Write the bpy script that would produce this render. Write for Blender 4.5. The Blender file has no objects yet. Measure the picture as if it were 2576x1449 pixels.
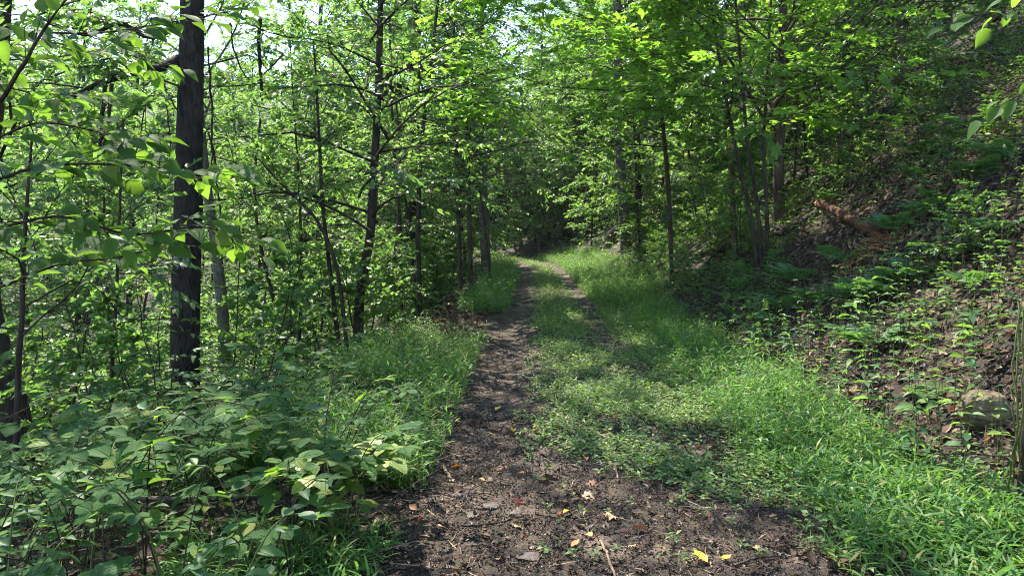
import bpy, math
import numpy as np
from mathutils import Vector, Matrix

# ------------------------------------------------------------------ camera, sky, sun, exposure
S = bpy.context.scene
COL = S.collection
FPX, CX, HY, EYE = 1789.0, 1288.0, 610.0, 1.5      # focal length, centre and horizon of the 2576 px wide picture
cam_d = bpy.data.cameras.new('camera')
cam_d.sensor_width = 36.0
cam_d.lens = 36.0 * FPX / 2576.0
cam_d.shift_y = -(724.5 - HY) / 2576.0
cam_d.clip_start = 0.05
cam_d.clip_end = 2000.0
cam = bpy.data.objects.new('camera', cam_d)
cam.location = (0, 0, EYE)
cam.rotation_euler = (math.radians(90), 0, 0)
COL.objects.link(cam)
S.camera = cam

SUN_AZ, SUN_EL = math.radians(-30), math.radians(55)   # azimuth from +Y towards +X
W = bpy.data.worlds.new('World')
S.world = W
W.use_nodes = True
nt = W.node_tree
nt.nodes.clear()
sky = nt.nodes.new('ShaderNodeTexSky')
sky.sky_type = 'NISHITA'
sky.sun_disc = False
sky.sun_elevation = SUN_EL
sky.sun_rotation = SUN_AZ
sky.air_density = 1.0
sky.dust_density = 0.15
sky.ozone_density = 1.6
bg = nt.nodes.new('ShaderNodeBackground')
bg.inputs['Strength'].default_value = 0.15
wo = nt.nodes.new('ShaderNodeOutputWorld')
nt.links.new(sky.outputs[0], bg.inputs[0])
nt.links.new(bg.outputs[0], wo.inputs[0])

sun_d = bpy.data.lights.new('sun', 'SUN')
sun_d.energy = 4.6
sun_d.angle = math.radians(0.53)
sun_d.color = (1.0, 0.94, 0.82)
sun = bpy.data.objects.new('sun', sun_d)
sv = Vector((math.sin(SUN_AZ) * math.cos(SUN_EL), math.cos(SUN_AZ) * math.cos(SUN_EL), math.sin(SUN_EL)))
sun.rotation_euler = (-sv).to_track_quat('-Z', 'Y').to_euler()
COL.objects.link(sun)

S.view_settings.view_transform = 'Standard'
S.view_settings.look = 'None'
S.view_settings.exposure = 1.85
S.view_settings.gamma = 1.0
S.view_settings.use_white_balance = True       # the camera's own white balance under the blue sky light
S.view_settings.white_balance_temperature = 6800
S.view_settings.white_balance_tint = 10
S.cycles.max_bounces = 6
S.cycles.diffuse_bounces = 4
S.cycles.glossy_bounces = 2
S.cycles.transmission_bounces = 6
S.cycles.transparent_max_bounces = 4
S.cycles.sample_clamp_indirect = 6.0
S.cycles.use_denoising = True
S.cycles.denoising_prefilter = 'NONE'
S.cycles.filter_width = 1.0
S.cycles.use_adaptive_sampling = True
S.cycles.adaptive_threshold = 0.03

RNG = np.random.default_rng(11)

# ------------------------------------------------------------------ node helpers and materials
def newmat(name):
    m = bpy.data.materials.new(name)
    m.use_nodes = True
    m.node_tree.nodes.clear()
    return m, m.node_tree

def nd(t, typ, **kw):
    n = t.nodes.new(typ)
    for k, v in kw.items():
        if k in n.inputs.keys():
            n.inputs[k].default_value = v
        else:
            setattr(n, k, v)
    return n

def ramp(t, fac, stops, interp='LINEAR'):
    r = t.nodes.new('ShaderNodeValToRGB')
    e = r.color_ramp.elements
    r.color_ramp.interpolation = interp
    while len(e) < len(stops):
        e.new(0.5)
    for i, (p, c) in enumerate(stops):
        e[i].position = p
        e[i].color = (c[0], c[1], c[2], 1)
    t.links.new(fac, r.inputs[0])
    return r

def leaf_mat(name, cols, trans, tmix=0.42, rough=0.45, spec=0.35, veins=False, tgain=None):
    """cols: ramp stops for the upper face; trans: colour of the light that comes through."""
    m, t = newmat(name)
    L = t.links
    geo = nd(t, 'ShaderNodeNewGeometry')
    oi = nd(t, 'ShaderNodeObjectInfo')
    add = nd(t, 'ShaderNodeMath', operation='ADD')
    L.new(geo.outputs['Random Per Island'], add.inputs[0])
    L.new(oi.outputs['Random'], add.inputs[1])
    fr = nd(t, 'ShaderNodeMath', operation='FRACT')
    L.new(add.outputs[0], fr.inputs[0])
    r = ramp(t, fr.outputs[0], cols)
    col = r.outputs[0]
    tc = nd(t, 'ShaderNodeTexCoord')
    if veins:
        sx = nd(t, 'ShaderNodeSeparateXYZ')
        L.new(tc.outputs['Object'], sx.inputs[0])
        ab = nd(t, 'ShaderNodeMath', operation='ABSOLUTE')
        L.new(sx.outputs[0], ab.inputs[0])
        # side veins: bands of y - 0.75|x|
        a = nd(t, 'ShaderNodeMath', operation='MULTIPLY')
        a.inputs[1].default_value = -0.8
        L.new(ab.outputs[0], a.inputs[0])
        b = nd(t, 'ShaderNodeMath', operation='ADD')
        L.new(sx.outputs[1], b.inputs[0]); L.new(a.outputs[0], b.inputs[1])
        c = nd(t, 'ShaderNodeMath', operation='MULTIPLY')
        c.inputs[1].default_value = 2 * math.pi * 9
        L.new(b.outputs[0], c.inputs[0])
        d = nd(t, 'ShaderNodeMath', operation='COSINE')
        L.new(c.outputs[0], d.inputs[0])
        v = nd(t, 'ShaderNodeMapRange')
        v.inputs[1].default_value = 0.72; v.inputs[2].default_value = 1.0
        v.inputs[3].default_value = 0.0; v.inputs[4].default_value = 0.5
        L.new(d.outputs[0], v.inputs[0])
        mr = nd(t, 'ShaderNodeMapRange')
        mr.inputs[1].default_value = 0.0; mr.inputs[2].default_value = 0.03
        mr.inputs[3].default_value = 0.8; mr.inputs[4].default_value = 0.0
        L.new(ab.outputs[0], mr.inputs[0])
        mx = nd(t, 'ShaderNodeMath', operation='MAXIMUM')
        L.new(v.outputs[0], mx.inputs[0]); L.new(mr.outputs[0], mx.inputs[1])
        mixc = nd(t, 'ShaderNodeMixRGB', blend_type='MIX')
        mixc.inputs[2].default_value = (0.16, 0.24, 0.09, 1)
        mf = nd(t, 'ShaderNodeMath', operation='MULTIPLY')
        mf.inputs[1].default_value = 0.55
        L.new(mx.outputs[0], mf.inputs[0])
        L.new(mf.outputs[0], mixc.inputs[0]); L.new(col, mixc.inputs[1])
        col = mixc.outputs[0]
        bump = nd(t, 'ShaderNodeBump', Strength=0.5, Distance=0.05)
        bump.invert = True
        L.new(mx.outputs[0], bump.inputs['Height'])
    no = nd(t, 'ShaderNodeTexNoise', Scale=14.0, Detail=3.0)
    L.new(tc.outputs['Object'], no.inputs['Vector'])
    nmr = nd(t, 'ShaderNodeMapRange')
    nmr.inputs[1].default_value = 0.3; nmr.inputs[2].default_value = 0.75
    nmr.inputs[3].default_value = 0.78; nmr.inputs[4].default_value = 1.25
    L.new(no.outputs[0], nmr.inputs[0])
    mul = nd(t, 'ShaderNodeMixRGB', blend_type='MULTIPLY')
    mul.inputs[0].default_value = 1.0
    L.new(col, mul.inputs[1]); L.new(nmr.outputs[0], mul.inputs[2])
    p = nd(t, 'ShaderNodeBsdfPrincipled', Roughness=rough)
    p.inputs['Specular IOR Level'].default_value = spec
    L.new(mul.outputs[0], p.inputs['Base Color'])
    if veins:
        L.new(bump.outputs[0], p.inputs['Normal'])
    tr = nd(t, 'ShaderNodeBsdfTranslucent')
    hv = nd(t, 'ShaderNodeHueSaturation')
    hv.inputs['Color'].default_value = (*trans, 1)
    vm = nd(t, 'ShaderNodeMapRange')
    vm.inputs[3].default_value = 0.75; vm.inputs[4].default_value = 1.3
    L.new(fr.outputs[0], vm.inputs[0])
    L.new(vm.outputs[0], hv.inputs['Value'])
    hm = nd(t, 'ShaderNodeMapRange')
    hm.inputs[3].default_value = 0.485; hm.inputs[4].default_value = 0.515
    L.new(geo.outputs['Random Per Island'], hm.inputs[0])
    L.new(hm.outputs[0], hv.inputs['Hue'])
    L.new(hv.outputs[0], tr.inputs[0])
    mix = nd(t, 'ShaderNodeMixShader')
    mix.inputs[0].default_value = tmix
    L.new(p.outputs[0], mix.inputs[1]); L.new(tr.outputs[0], mix.inputs[2])
    out = nd(t, 'ShaderNodeOutputMaterial')
    L.new(mix.outputs[0], out.inputs[0])
    return m

def bark_mat(name, dark, light, zs=0.18, scale=22.0, lichen=None, bump=0.6, rough=0.9):
    m, t = newmat(name)
    L = t.links
    tc = nd(t, 'ShaderNodeTexCoord')
    mp = nd(t, 'ShaderNodeMapping')
    mp.inputs['Scale'].default_value = (1, 1, zs)
    L.new(tc.outputs['Object'], mp.inputs[0])
    n1 = nd(t, 'ShaderNodeTexNoise', Scale=scale, Detail=7.0, Roughness=0.68, Distortion=0.4)
    L.new(mp.outputs[0], n1.inputs['Vector'])
    r = ramp(t, n1.outputs[0], [(0.34, dark), (0.66, light)])
    col = r.outputs[0]
    n2 = nd(t, 'ShaderNodeTexNoise', Scale=2.2, Detail=4.0)
    L.new(tc.outputs['Object'], n2.inputs['Vector'])
    mv = nd(t, 'ShaderNodeMapRange')
    mv.inputs[1].default_value = 0.35; mv.inputs[2].default_value = 0.7
    mv.inputs[3].default_value = 0.65; mv.inputs[4].default_value = 1.25
    L.new(n2.outputs[0], mv.inputs[0])
    mul = nd(t, 'ShaderNodeMixRGB', blend_type='MULTIPLY'); mul.inputs[0].default_value = 1
    L.new(col, mul.inputs[1]); L.new(mv.outputs[0], mul.inputs[2])
    col = mul.outputs[0]
    if lichen:
        n3 = nd(t, 'ShaderNodeTexNoise', Scale=lichen[1], Detail=6.0, Roughness=0.7)
        L.new(tc.outputs['Object'], n3.inputs['Vector'])
        lr = nd(t, 'ShaderNodeMapRange')
        lr.inputs[1].default_value = lichen[2]; lr.inputs[2].default_value = lichen[2] + 0.06
        L.new(n3.outputs[0], lr.inputs[0])
        mm = nd(t, 'ShaderNodeMixRGB')
        mm.inputs[2].default_value = (*lichen[0], 1)
        L.new(lr.outputs[0], mm.inputs[0]); L.new(col, mm.inputs[1])
        col = mm.outputs[0]
    bp = nd(t, 'ShaderNodeBump', Strength=bump, Distance=0.02)
    L.new(n1.outputs[0], bp.inputs['Height'])
    p = nd(t, 'ShaderNodeBsdfPrincipled', Roughness=rough)
    p.inputs['Specular IOR Level'].default_value = 0.2
    L.new(col, p.inputs['Base Color']); L.new(bp.outputs[0], p.inputs['Normal'])
    out = nd(t, 'ShaderNodeOutputMaterial')
    L.new(p.outputs[0], out.inputs[0])
    return m

def soil_mat(name, stops, scale, fine, bump=0.7, patch=None):
    m, t = newmat(name)
    L = t.links
    tc = nd(t, 'ShaderNodeTexCoord')
    n1 = nd(t, 'ShaderNodeTexNoise', Scale=scale, Detail=8.0, Roughness=0.65)
    L.new(tc.outputs['Object'], n1.inputs['Vector'])
    n2 = nd(t, 'ShaderNodeTexVoronoi', Scale=fine)
    L.new(tc.outputs['Object'], n2.inputs['Vector'])
    n4 = nd(t, 'ShaderNodeTexNoise', Scale=fine * 1.7, Detail=4.0, Roughness=0.7)
    L.new(tc.outputs['Object'], n4.inputs['Vector'])
    a = nd(t, 'ShaderNodeMath', operation='MULTIPLY_ADD')
    a.inputs[1].default_value = 0.5
    L.new(n4.outputs[0], a.inputs[0])
    sc = nd(t, 'ShaderNodeMath', operation='MULTIPLY'); sc.inputs[1].default_value = 0.5
    L.new(n1.outputs[0], sc.inputs[0])
    L.new(sc.outputs[0], a.inputs[2])
    r = ramp(t, a.outputs[0], stops)
    col = r.outputs[0]
    hs = nd(t, 'ShaderNodeMixRGB', blend_type='MULTIPLY'); hs.inputs[0].default_value = 0.45
    L.new(col, hs.inputs[1]); L.new(n2.outputs['Color'], hs.inputs[2])
    col = hs.outputs[0]
    if patch:
        n3 = nd(t, 'ShaderNodeTexNoise', Scale=patch[1], Detail=5.0)
        L.new(tc.outputs['Object'], n3.inputs['Vector'])
        lr = nd(t, 'ShaderNodeMapRange')
        lr.inputs[1].default_value = patch[2]; lr.inputs[2].default_value = patch[2] + 0.12
        lr.inputs[4].default_value = 0.75
        L.new(n3.outputs[0], lr.inputs[0])
        mm = nd(t, 'ShaderNodeMixRGB'); mm.inputs[2].default_value = (*patch[0], 1)
        L.new(lr.outputs[0], mm.inputs[0]); L.new(col, mm.inputs[1])
        col = mm.outputs[0]
    hsum = nd(t, 'ShaderNodeMath', operation='MULTIPLY_ADD')
    hsum.inputs[1].default_value = -0.5
    L.new(n2.outputs['Distance'], hsum.inputs[0]); L.new(a.outputs[0], hsum.inputs[2])
    bp = nd(t, 'ShaderNodeBump', Strength=bump, Distance=0.03)
    L.new(hsum.outputs[0], bp.inputs['Height'])
    p = nd(t, 'ShaderNodeBsdfPrincipled', Roughness=0.82)
    p.inputs['Specular IOR Level'].default_value = 0.25
    L.new(col, p.inputs['Base Color']); L.new(bp.outputs[0], p.inputs['Normal'])
    out = nd(t, 'ShaderNodeOutputMaterial')
    L.new(p.outputs[0], out.inputs[0])
    return m

M = {}
G = lambda r, g, b: (r, g, b)
M['leaf_under'] = leaf_mat('leaf_under', [(0, G(.026, .070, .026)), (.5, G(.042, .100, .036)), (.9, G(.070, .13, .036)), (1, G(.16, .17, .04))], G(.23, .43, .075), .46)
M['leaf_canopy'] = leaf_mat('leaf_canopy', [(0, G(.030, .075, .022)), (.6, G(.045, .10, .028)), (1, G(.08, .14, .03))], G(.23, .43, .075), .46)
M['leaf_dark'] = leaf_mat('leaf_dark', [(0, G(.024, .065, .026)), (.6, G(.035, .085, .032)), (1, G(.06, .11, .03))], G(.17, .36, .035), .38, rough=.4)
M['leaf_maple'] = leaf_mat('leaf_maple', [(0, G(.045, .12, .025)), (.6, G(.06, .15, .03)), (1, G(.10, .18, .03))], G(.28, .53, .045), .5)
M['leaf_near'] = leaf_mat('leaf_near', [(0, G(.026, .075, .024)), (.5, G(.036, .095, .03)), (.93, G(.06, .13, .035)), (1, G(.17, .19, .04))], G(.24, .44, .04), .42, rough=.6, spec=.15, veins=True)
M['leaf_cool'] = leaf_mat('leaf_cool', [(0, G(.035, .085, .035)), (.6, G(.05, .115, .045)), (1, G(.08, .15, .05))], G(.26, .48, .07), .45)
M['leaf_bramble'] = leaf_mat('leaf_bramble', [(0, G(.032, .090, .034)), (.35, G(.042, .115, .04)), (.7, G(.06, .14, .042)), (.92, G(.09, .18, .045)), (1, G(.20, .20, .05))], G(.23, .43, .04), .40, rough=.65, spec=.14, veins=True)
M['leaf_yellowing'] = leaf_mat('leaf_yellowing', [(0, G(.10, .18, .05)), (.6, G(.17, .24, .06)), (1, G(.28, .30, .07))], G(.35, .5, .06), .35, rough=.5, veins=True)
M['leaf_herb'] = leaf_mat('leaf_herb', [(0, G(.04, .10, .04)), (.6, G(.06, .15, .055)), (1, G(.11, .20, .05))], G(.22, .42, .05), .38, rough=.5)
M['leaf_fern'] = leaf_mat('leaf_fern', [(0, G(.045, .11, .05)), (1, G(.075, .16, .065))], G(.15, .34, .05), .35, rough=.5)
M['grass'] = leaf_mat('grass', [(0, G(.05, .125, .034)), (.5, G(.07, .165, .042)), (.86, G(.11, .21, .05)), (.93, G(.20, .22, .07)), (1, G(.34, .27, .14))], G(.19, .42, .05), .38, rough=.5, spec=.2)
M['carpet'] = leaf_mat('carpet', [(0, G(.065, .13, .04)), (.5, G(.10, .18, .06)), (.82, G(.17, .24, .075)), (1, G(.32, .28, .12))], G(.24, .45, .05), .35, rough=.5)
M['litter'] = leaf_mat('litter', [(0, G(.03, .02, .013)), (.4, G(.07, .045, .03)), (.75, G(.12, .082, .058)), (.93, G(.26, .19, .14)), (1, G(.22, .10, .05))], G(.12, .06, .03), .12, rough=.7, spec=.2)
M['leaf_yellow'] = leaf_mat('leaf_yellow', [(0, G(.62, .36, .02)), (1, G(.70, .45, .06))], G(.6, .35, .03), .2, rough=.55)
M['leaf_orange'] = leaf_mat('leaf_orange', [(0, G(.50, .19, .06)), (1, G(.55, .27, .09))], G(.5, .2, .03), .2, rough=.6)
M['leaf_red'] = leaf_mat('leaf_red', [(0, G(.36, .09, .06)), (1, G(.44, .16, .11))], G(.4, .08, .03), .2, rough=.6)
M['leaf_tan'] = leaf_mat('leaf_tan', [(0, G(.42, .30, .16)), (1, G(.48, .36, .22))], G(.4, .25, .1), .2, rough=.65)
M['leaf_brown'] = leaf_mat('leaf_brown', [(0, G(.16, .075, .045)), (1, G(.24, .12, .075))], G(.2, .08, .03), .15, rough=.7)
M['leaf_dead'] = leaf_mat('leaf_dead', [(0, G(.018, .012, .01)), (1, G(.04, .026, .018))], G(.05, .03, .02), .1, rough=.8)
M['bark_black'] = bark_mat('bark_black', G(.006, .0055, .005), G(.058, .050, .044), .28, 24, lichen=(G(.15, .16, .14), 16.0, .70), bump=1.0)
M['lichen'] = bark_mat('lichen', G(.16, .17, .14), G(.34, .36, .30), 1.0, 60, bump=.4)
M['bark_dark'] = bark_mat('bark_dark', G(.015, .012, .010), G(.07, .055, .045), .15, 24)
M['bark_grey'] = bark_mat('bark_grey', G(.045, .04, .034), G(.16, .145, .125), .25, 30, lichen=(G(.26, .27, .24), 7.0, .60))
M['bark_brown'] = bark_mat('bark_brown', G(.03, .022, .016), G(.12, .09, .065), .15, 24)
M['twig'] = bark_mat('twig', G(.02, .016, .012), G(.075, .058, .042), .3, 40, bump=.2)
M['stem_green'] = bark_mat('stem_green', G(.07, .10, .03), G(.14, .17, .05), .3, 30, bump=.1, rough=.6)
M['stick'] = bark_mat('stick', G(.10, .07, .05), G(.34, .26, .19), .3, 40)
M['stick_dark'] = bark_mat('stick_dark', G(.03, .024, .02), G(.11, .09, .075), .3, 40)
M['log'] = bark_mat('log', G(.045, .02, .012), G(.17, .075, .042), .5, 22, lichen=(G(.22, .11, .055), 6.0, .64))
M['rotten'] = bark_mat('rotten', G(.20, .08, .03), G(.40, .20, .09), .6, 30)
M['splinter'] = bark_mat('splinter', G(.28, .15, .07), G(.55, .33, .18), .2, 30)
M['rock'] = bark_mat('rock', G(.08, .062, .038), G(.24, .19, .12), 1.0, 18, lichen=(G(.13, .15, .06), 4.0, .55), bump=.8)
M['rock_moss'] = bark_mat('rock_moss', G(.03, .045, .015), G(.10, .12, .05), 1.0, 16, bump=.8)
M['stone'] = bark_mat('stone', G(.07, .06, .052), G(.20, .17, .15), 1.0, 12, bump=.5)
M['ground'] = soil_mat('ground', [(.3, G(.012, .009, .007)), (.5, G(.032, .022, .016)), (.68, G(.075, .05, .036))], 2.5, 26)
M['dirt'] = soil_mat('dirt', [(.32, G(.022, .016, .014)), (.5, G(.070, .050, .037)), (.62, G(.13, .094, .070)), (.74, G(.24, .178, .135))], 3.0, 55, patch=(G(.19, .14, .115), 1.6, .56))
M['debris'] = leaf_mat('debris', [(0, G(.012, .009, .008)), (.45, G(.060, .043, .031)), (.75, G(.16, .114, .082)), (1, G(.38, .285, .21))], G(.05, .03, .02), .05, rough=.7, spec=.25)

# ------------------------------------------------------------------ terrain
def softp(v, w):
    return w * np.logaddexp(0, np.asarray(v, float) / w)

def pc(y):
    y = np.asarray(y, float)
    return 0.33 + 0.03 * (y - softp(y - 28, 2.0)) - 0.022 * softp(y - 31, 2.5) ** 2

def wob(x, y, f, ph):
    return np.sin(x * f + ph) * np.cos(y * f * 0.83 + ph * 1.7) + 0.5 * np.sin(x * f * 2.1 - y * f * 1.7 + ph * 2.3)

def H(x, y):
    x = np.asarray(x, float); y = np.asarray(y, float)
    u = np.clip(x - pc(np.clip(y, -20, 62)), -400, 400)
    z = 0.0004 * np.clip(y, -5, 45) ** 2
    hr = 0.80 * softp(u - 2.45 + 0.03 * np.clip(y - 6, 0, 20), 0.35)
    z = z + 42 * (1 - np.exp(-hr / 42))
    hl = 0.40 * softp(-(u + 2.5), 0.4)
    z = z - 6.0 * (1 - np.exp(-hl / 6.0))
    z = z + 0.10 * np.exp(-((u + 2.2) / 0.45) ** 2)
    z = z - 0.045 * np.exp(-((u + 0.68) / 0.26) ** 2) - 0.035 * np.exp(-((u - 0.78) / 0.28) ** 2)
    r = np.hypot(x, y)
    z = z + 110 * (1 - np.exp(-0.42 * softp(r - 80, 8) / 110)) / (1 + np.exp(np.clip((u + 25) / 5, -50, 50)))
    rough = np.clip((np.abs(u - 0.05) - 1.3) / 2.0, 0, 1)
    z = z + 0.012 * wob(x, y, 3.1, 0.4) + rough * (0.05 * wob(x, y, 1.3, 1.1) + 0.12 * wob(x, y, 0.47, 2.0)) * np.where(u > 0, 1.3, 1.0)
    return z

def hit(px, py):
    """where the ray through picture point (px, py) meets the ground"""
    d = np.arange(1.5, 120, 0.02)
    x = (px - CX) / FPX * d
    z = EYE + (HY - py) / FPX * d
    k = np.argmax(z <= H(x, d))
    return np.array([x[k], d[k], float(H(x[k], d[k]))])

def P(px, py, d):
    return np.array([(px - CX) / FPX * d, d, EYE + (HY - py) / FPX * d])

# ------------------------------------------------------------------ mesh helpers
def mk_mesh(name, V, F, mats, mi=None, smooth=False):
    V = np.ascontiguousarray(V, np.float32); F = np.ascontiguousarray(F, np.int32)
    me = bpy.data.meshes.new(name)
    me.vertices.add(len(V)); me.vertices.foreach_set('co', V.ravel())
    k = F.shape[1]
    me.loops.add(F.size); me.loops.foreach_set('vertex_index', F.ravel())
    me.polygons.add(len(F)); me.polygons.foreach_set('loop_start', np.arange(0, F.size, k, dtype=np.int32))
    for m in (mats if isinstance(mats, (list, tuple)) else [mats]):
        me.materials.append(M[m] if isinstance(m, str) else m)
    if mi is not None:
        me.polygons.foreach_set('material_index', np.ascontiguousarray(mi, np.int32))
    me.polygons.foreach_set('use_smooth', np.full(len(F), smooth))
    me.update(calc_edges=True)
    return me

def cat(parts):
    """join [(V, F), ...] into one (V, F)"""
    Vs, Fs, o = [], [], 0
    for V, F in parts:
        Vs.append(V); Fs.append(F + o); o += len(V)
    return np.concatenate(Vs), np.concatenate(Fs)

def tube(pts, rad, n=6, cap=True):
    pts = np.asarray(pts, float); rad = np.broadcast_to(np.asarray(rad, float), len(pts))
    k = len(pts)
    tg = np.gradient(pts, axis=0)
    tg /= np.linalg.norm(tg, axis=1)[:, None] + 1e-9
    ref = np.array([0.0, 0, 1]) if abs(tg[:, 2]).mean() < 0.8 else np.array([1.0, 0, 0])
    a = np.cross(tg, ref); a /= np.linalg.norm(a, axis=1)[:, None] + 1e-9
    b = np.cross(tg, a)
    th = np.linspace(0, 2 * np.pi, n, endpoint=False)
    V = pts[:, None] + rad[:, None, None] * (np.cos(th)[None, :, None] * a[:, None] + np.sin(th)[None, :, None] * b[:, None])
    V = V.reshape(-1, 3)
    i = np.arange(k - 1)[:, None] * n; j = np.arange(n)[None, :]; j2 = (j + 1) % n
    q = np.stack([i + j, i + j2, i + n + j2, i + n + j], -1).reshape(-1, 4)
    F = np.concatenate([q[:, [0, 1, 2]], q[:, [0, 2, 3]]])
    if cap:
        V = np.concatenate([V, pts[-1:] + tg[-1:] * rad[-1]])
        e = (k - 1) * n
        F = np.concatenate([F, np.stack([e + np.arange(n), e + (np.arange(n) + 1) % n, np.full(n, len(V) - 1)], -1)])
    return V, F

def smooth_path(pts, k):
    """Catmull-Rom resample"""
    pts = np.asarray(pts, float)
    p = np.concatenate([2 * pts[:1] - pts[1:2], pts, 2 * pts[-1:] - pts[-2:-1]])
    n = len(pts) - 1
    t = np.linspace(0, n, k); i = np.minimum(t.astype(int), n - 1); f = (t - i)[:, None]
    a, b, c, d = p[i], p[i + 1], p[i + 2], p[i + 3]
    return 0.5 * ((2 * b) + (c - a) * f + (2 * a - 5 * b + 4 * c - d) * f ** 2 + (3 * b - a - 3 * c + d) * f ** 3)

def nrm(v):
    return v / (np.linalg.norm(v, axis=-1, keepdims=True) + 1e-9)

# ---- leaf templates: along +Y, length 1, facing +Z
def tpl_fold(w=0.5, at=0.42, fold=0.10):
    V = np.array([[0, 0, 0], [-w / 2, at, fold], [0, 1, -0.08], [w / 2, at, fold]])
    return V, np.array([[0, 2, 1], [0, 3, 2]])

def tpl_leaf(w=0.55, n=2, fold=0.10, droop=0.18, peak=0.4, teeth=0.0, tip=1.3):
    ts = np.linspace(0, 1, n + 2)[1:-1]
    V = [[0, 0, 0]]
    for q, t in enumerate(ts):
        ww = w / 2 * (math.sin(math.pi * t ** (math.log(.5) / math.log(peak))) ** (0.8 if t < peak else tip))
        if teeth and q % 2:
            ww *= 1 - teeth
        z = -droop * t * t
        V += [[-ww, t - (teeth * .3 if q % 2 == 0 else 0) * 0, z + fold * ww * 2], [0, t, z], [ww, t, z + fold * ww * 2]]
    V.append([0, 1, -droop])
    F = [[0, 2, 1], [0, 3, 2]]
    for k in range(n - 1):
        a = 1 + 3 * k
        F += [[a, a + 1, a + 4], [a, a + 4, a + 3], [a + 1, a + 2, a + 5], [a + 1, a + 5, a + 4]]
    a = 1 + 3 * (n - 1)
    F += [[a, a + 1, len(V) - 1], [a + 1, a + 2, len(V) - 1]]
    return np.array(V, float), np.array(F)

def tpl_lance(w=0.12, droop=0.35):
    ts = [(.0, .35), (.35, 1.), (.72, .7)]
    V = []
    for t, f in ts:
        V += [[-w / 2 * f, t, -droop * t * t], [w / 2 * f, t, -droop * t * t]]
    V.append([0, 1, -droop])
    return np.array(V, float), np.array([[0, 1, 3], [0, 3, 2], [2, 3, 5], [2, 5, 4], [4, 5, 6]])

def tpl_maple(droop=0.12, seed=0):
    g = np.random.default_rng(seed)
    pol = [(-90, .02), (-128, .30), (-150, .42), (172, .30), (158, .52), (140, .40), (128, .62), (118, .40), (104, .52), (90, .80)]
    half = [(a, r) for a, r in pol]
    pts = [(r * math.cos(math.radians(a)), r * math.sin(math.radians(a))) for a, r in half]
    pts = [(-abs(x), y) for x, y in pts]
    right = [(-x, y) for x, y in pts[1:-1]][::-1]
    ring = pts + right
    V = [[0, .42, .0]]
    for x, y in ring:
        rr = x * x + y * y
        V.append([x * (1 + .06 * g.normal()), y + .40, -droop * rr + .07 * abs(x) + .03 * g.normal()])
    V.append([0, -0.25, -0.1]); V.append([0.012, -0.25, -0.1])
    n = len(ring)
    F = [[0, 1 + (k + 1) % n, 1 + k] for k in range(n)]
    F.append([1, n + 1, n + 2])
    return np.array(V, float), np.array(F)

def tpl_trifoliate(seed=0):
    g = np.random.default_rng(seed)
    V0, F0 = tpl_leaf(.76, 8, .07, .14, .42, .08, .9)
    parts = []
    for ang, base, s in ((0, (0, .42, 0), .58), (68, (-.02, .36, 0), .46), (-68, (.02, .36, 0), .46)):
        a = math.radians(ang + g.normal() * 6)
        R = np.array([[math.cos(a), -math.sin(a), 0], [math.sin(a), math.cos(a), 0], [0, 0, 1]])
        V = V0 * s
        V[:, 2] += -.10 * V[:, 1] + .04 * g.normal() * V[:, 0]
        parts.append((V @ R.T + np.array(base), F0))
    parts.append(tube([[0, 0, -.05], [0, .2, 0], [0, .45, 0]], .008, 3, False))
    return cat(parts)

def place(tpl, pos, dirs, nors, size):
    """copy a template to every (position, direction, normal, size): one (V, F)"""
    V0, F0 = tpl
    Y = nrm(dirs)
    X = nrm(np.cross(Y, nors)); Z = np.cross(X, Y)
    size = np.broadcast_to(np.asarray(size, float), len(pos))[:, None, None]
    V = pos[:, None] + size * (V0[None, :, 0:1] * X[:, None] + V0[None, :, 1:2] * Y[:, None] + V0[None, :, 2:3] * Z[:, None])
    F = F0[None] + (np.arange(len(pos)) * len(V0))[:, None, None]
    return V.reshape(-1, 3), F.reshape(-1, 3)

def mat4(pos, d, n, s):
    Y = nrm(np.asarray(d, float)); X = nrm(np.cross(Y, n)); Z = np.cross(X, Y)
    m = np.eye(4)
    m[:3, 0] = X * s; m[:3, 1] = Y * s; m[:3, 2] = Z * s; m[:3, 3] = pos
    return Matrix(m.tolist())

# ---- objects
def link(name, me, parent=None, loc=None, **props):
    o = bpy.data.objects.new(name, me)
    COL.objects.link(o)
    if loc is not None:
        o.location = loc
    if parent is not None:
        o.parent = parent
    for k, v in props.items():
        o[k] = v
    return o

def thing(name, loc, label, category, group=None):
    if len(label.split()) > 16: print('LONG LABEL', label)
    o = link(name, None, loc=loc, label=label, category=category)
    o.empty_display_size = 0.1
    if group:
        o['group'] = group
    return o

def copy_tree(o, loc, rz, sc, label=None, group=None):
    c = o.copy(); COL.objects.link(c)
    c.location = loc; c.rotation_euler = (0, 0, rz); c.scale = (sc, sc, sc)
    if label: c['label'] = label
    if group: c['group'] = group
    for ch in o.children:
        d = ch.copy(); COL.objects.link(d); d.parent = c
    return c

# ------------------------------------------------------------------ the ground and the path
def grid_sheet(xs, ys, fz):
    X, Y = np.meshgrid(xs, ys)
    V = np.stack([X, Y, fz(X, Y)], -1).reshape(-1, 3)
    nx = len(xs); i = (np.arange(len(ys) - 1)[:, None] * nx + np.arange(nx - 1)[None]).ravel()
    F = np.concatenate([np.stack([i, i + 1, i + nx + 1], -1), np.stack([i, i + nx + 1, i + nx], -1)])
    return V, F

sx = np.sinh(np.linspace(-6.2, 6.2, 240)) * 1.1 + 0.6
sy = np.concatenate([np.linspace(-60, -2, 20), 1.0 + 3.0 * np.sinh(np.linspace(-0.8, 5.5, 270))])
V, F = grid_sheet(sx, sy, H)
link('ground', mk_mesh('ground', V, F, 'ground', smooth=True), kind='structure',
     label='dark leaf-strewn forest floor falling away into the valley and rising as a bank')

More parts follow.
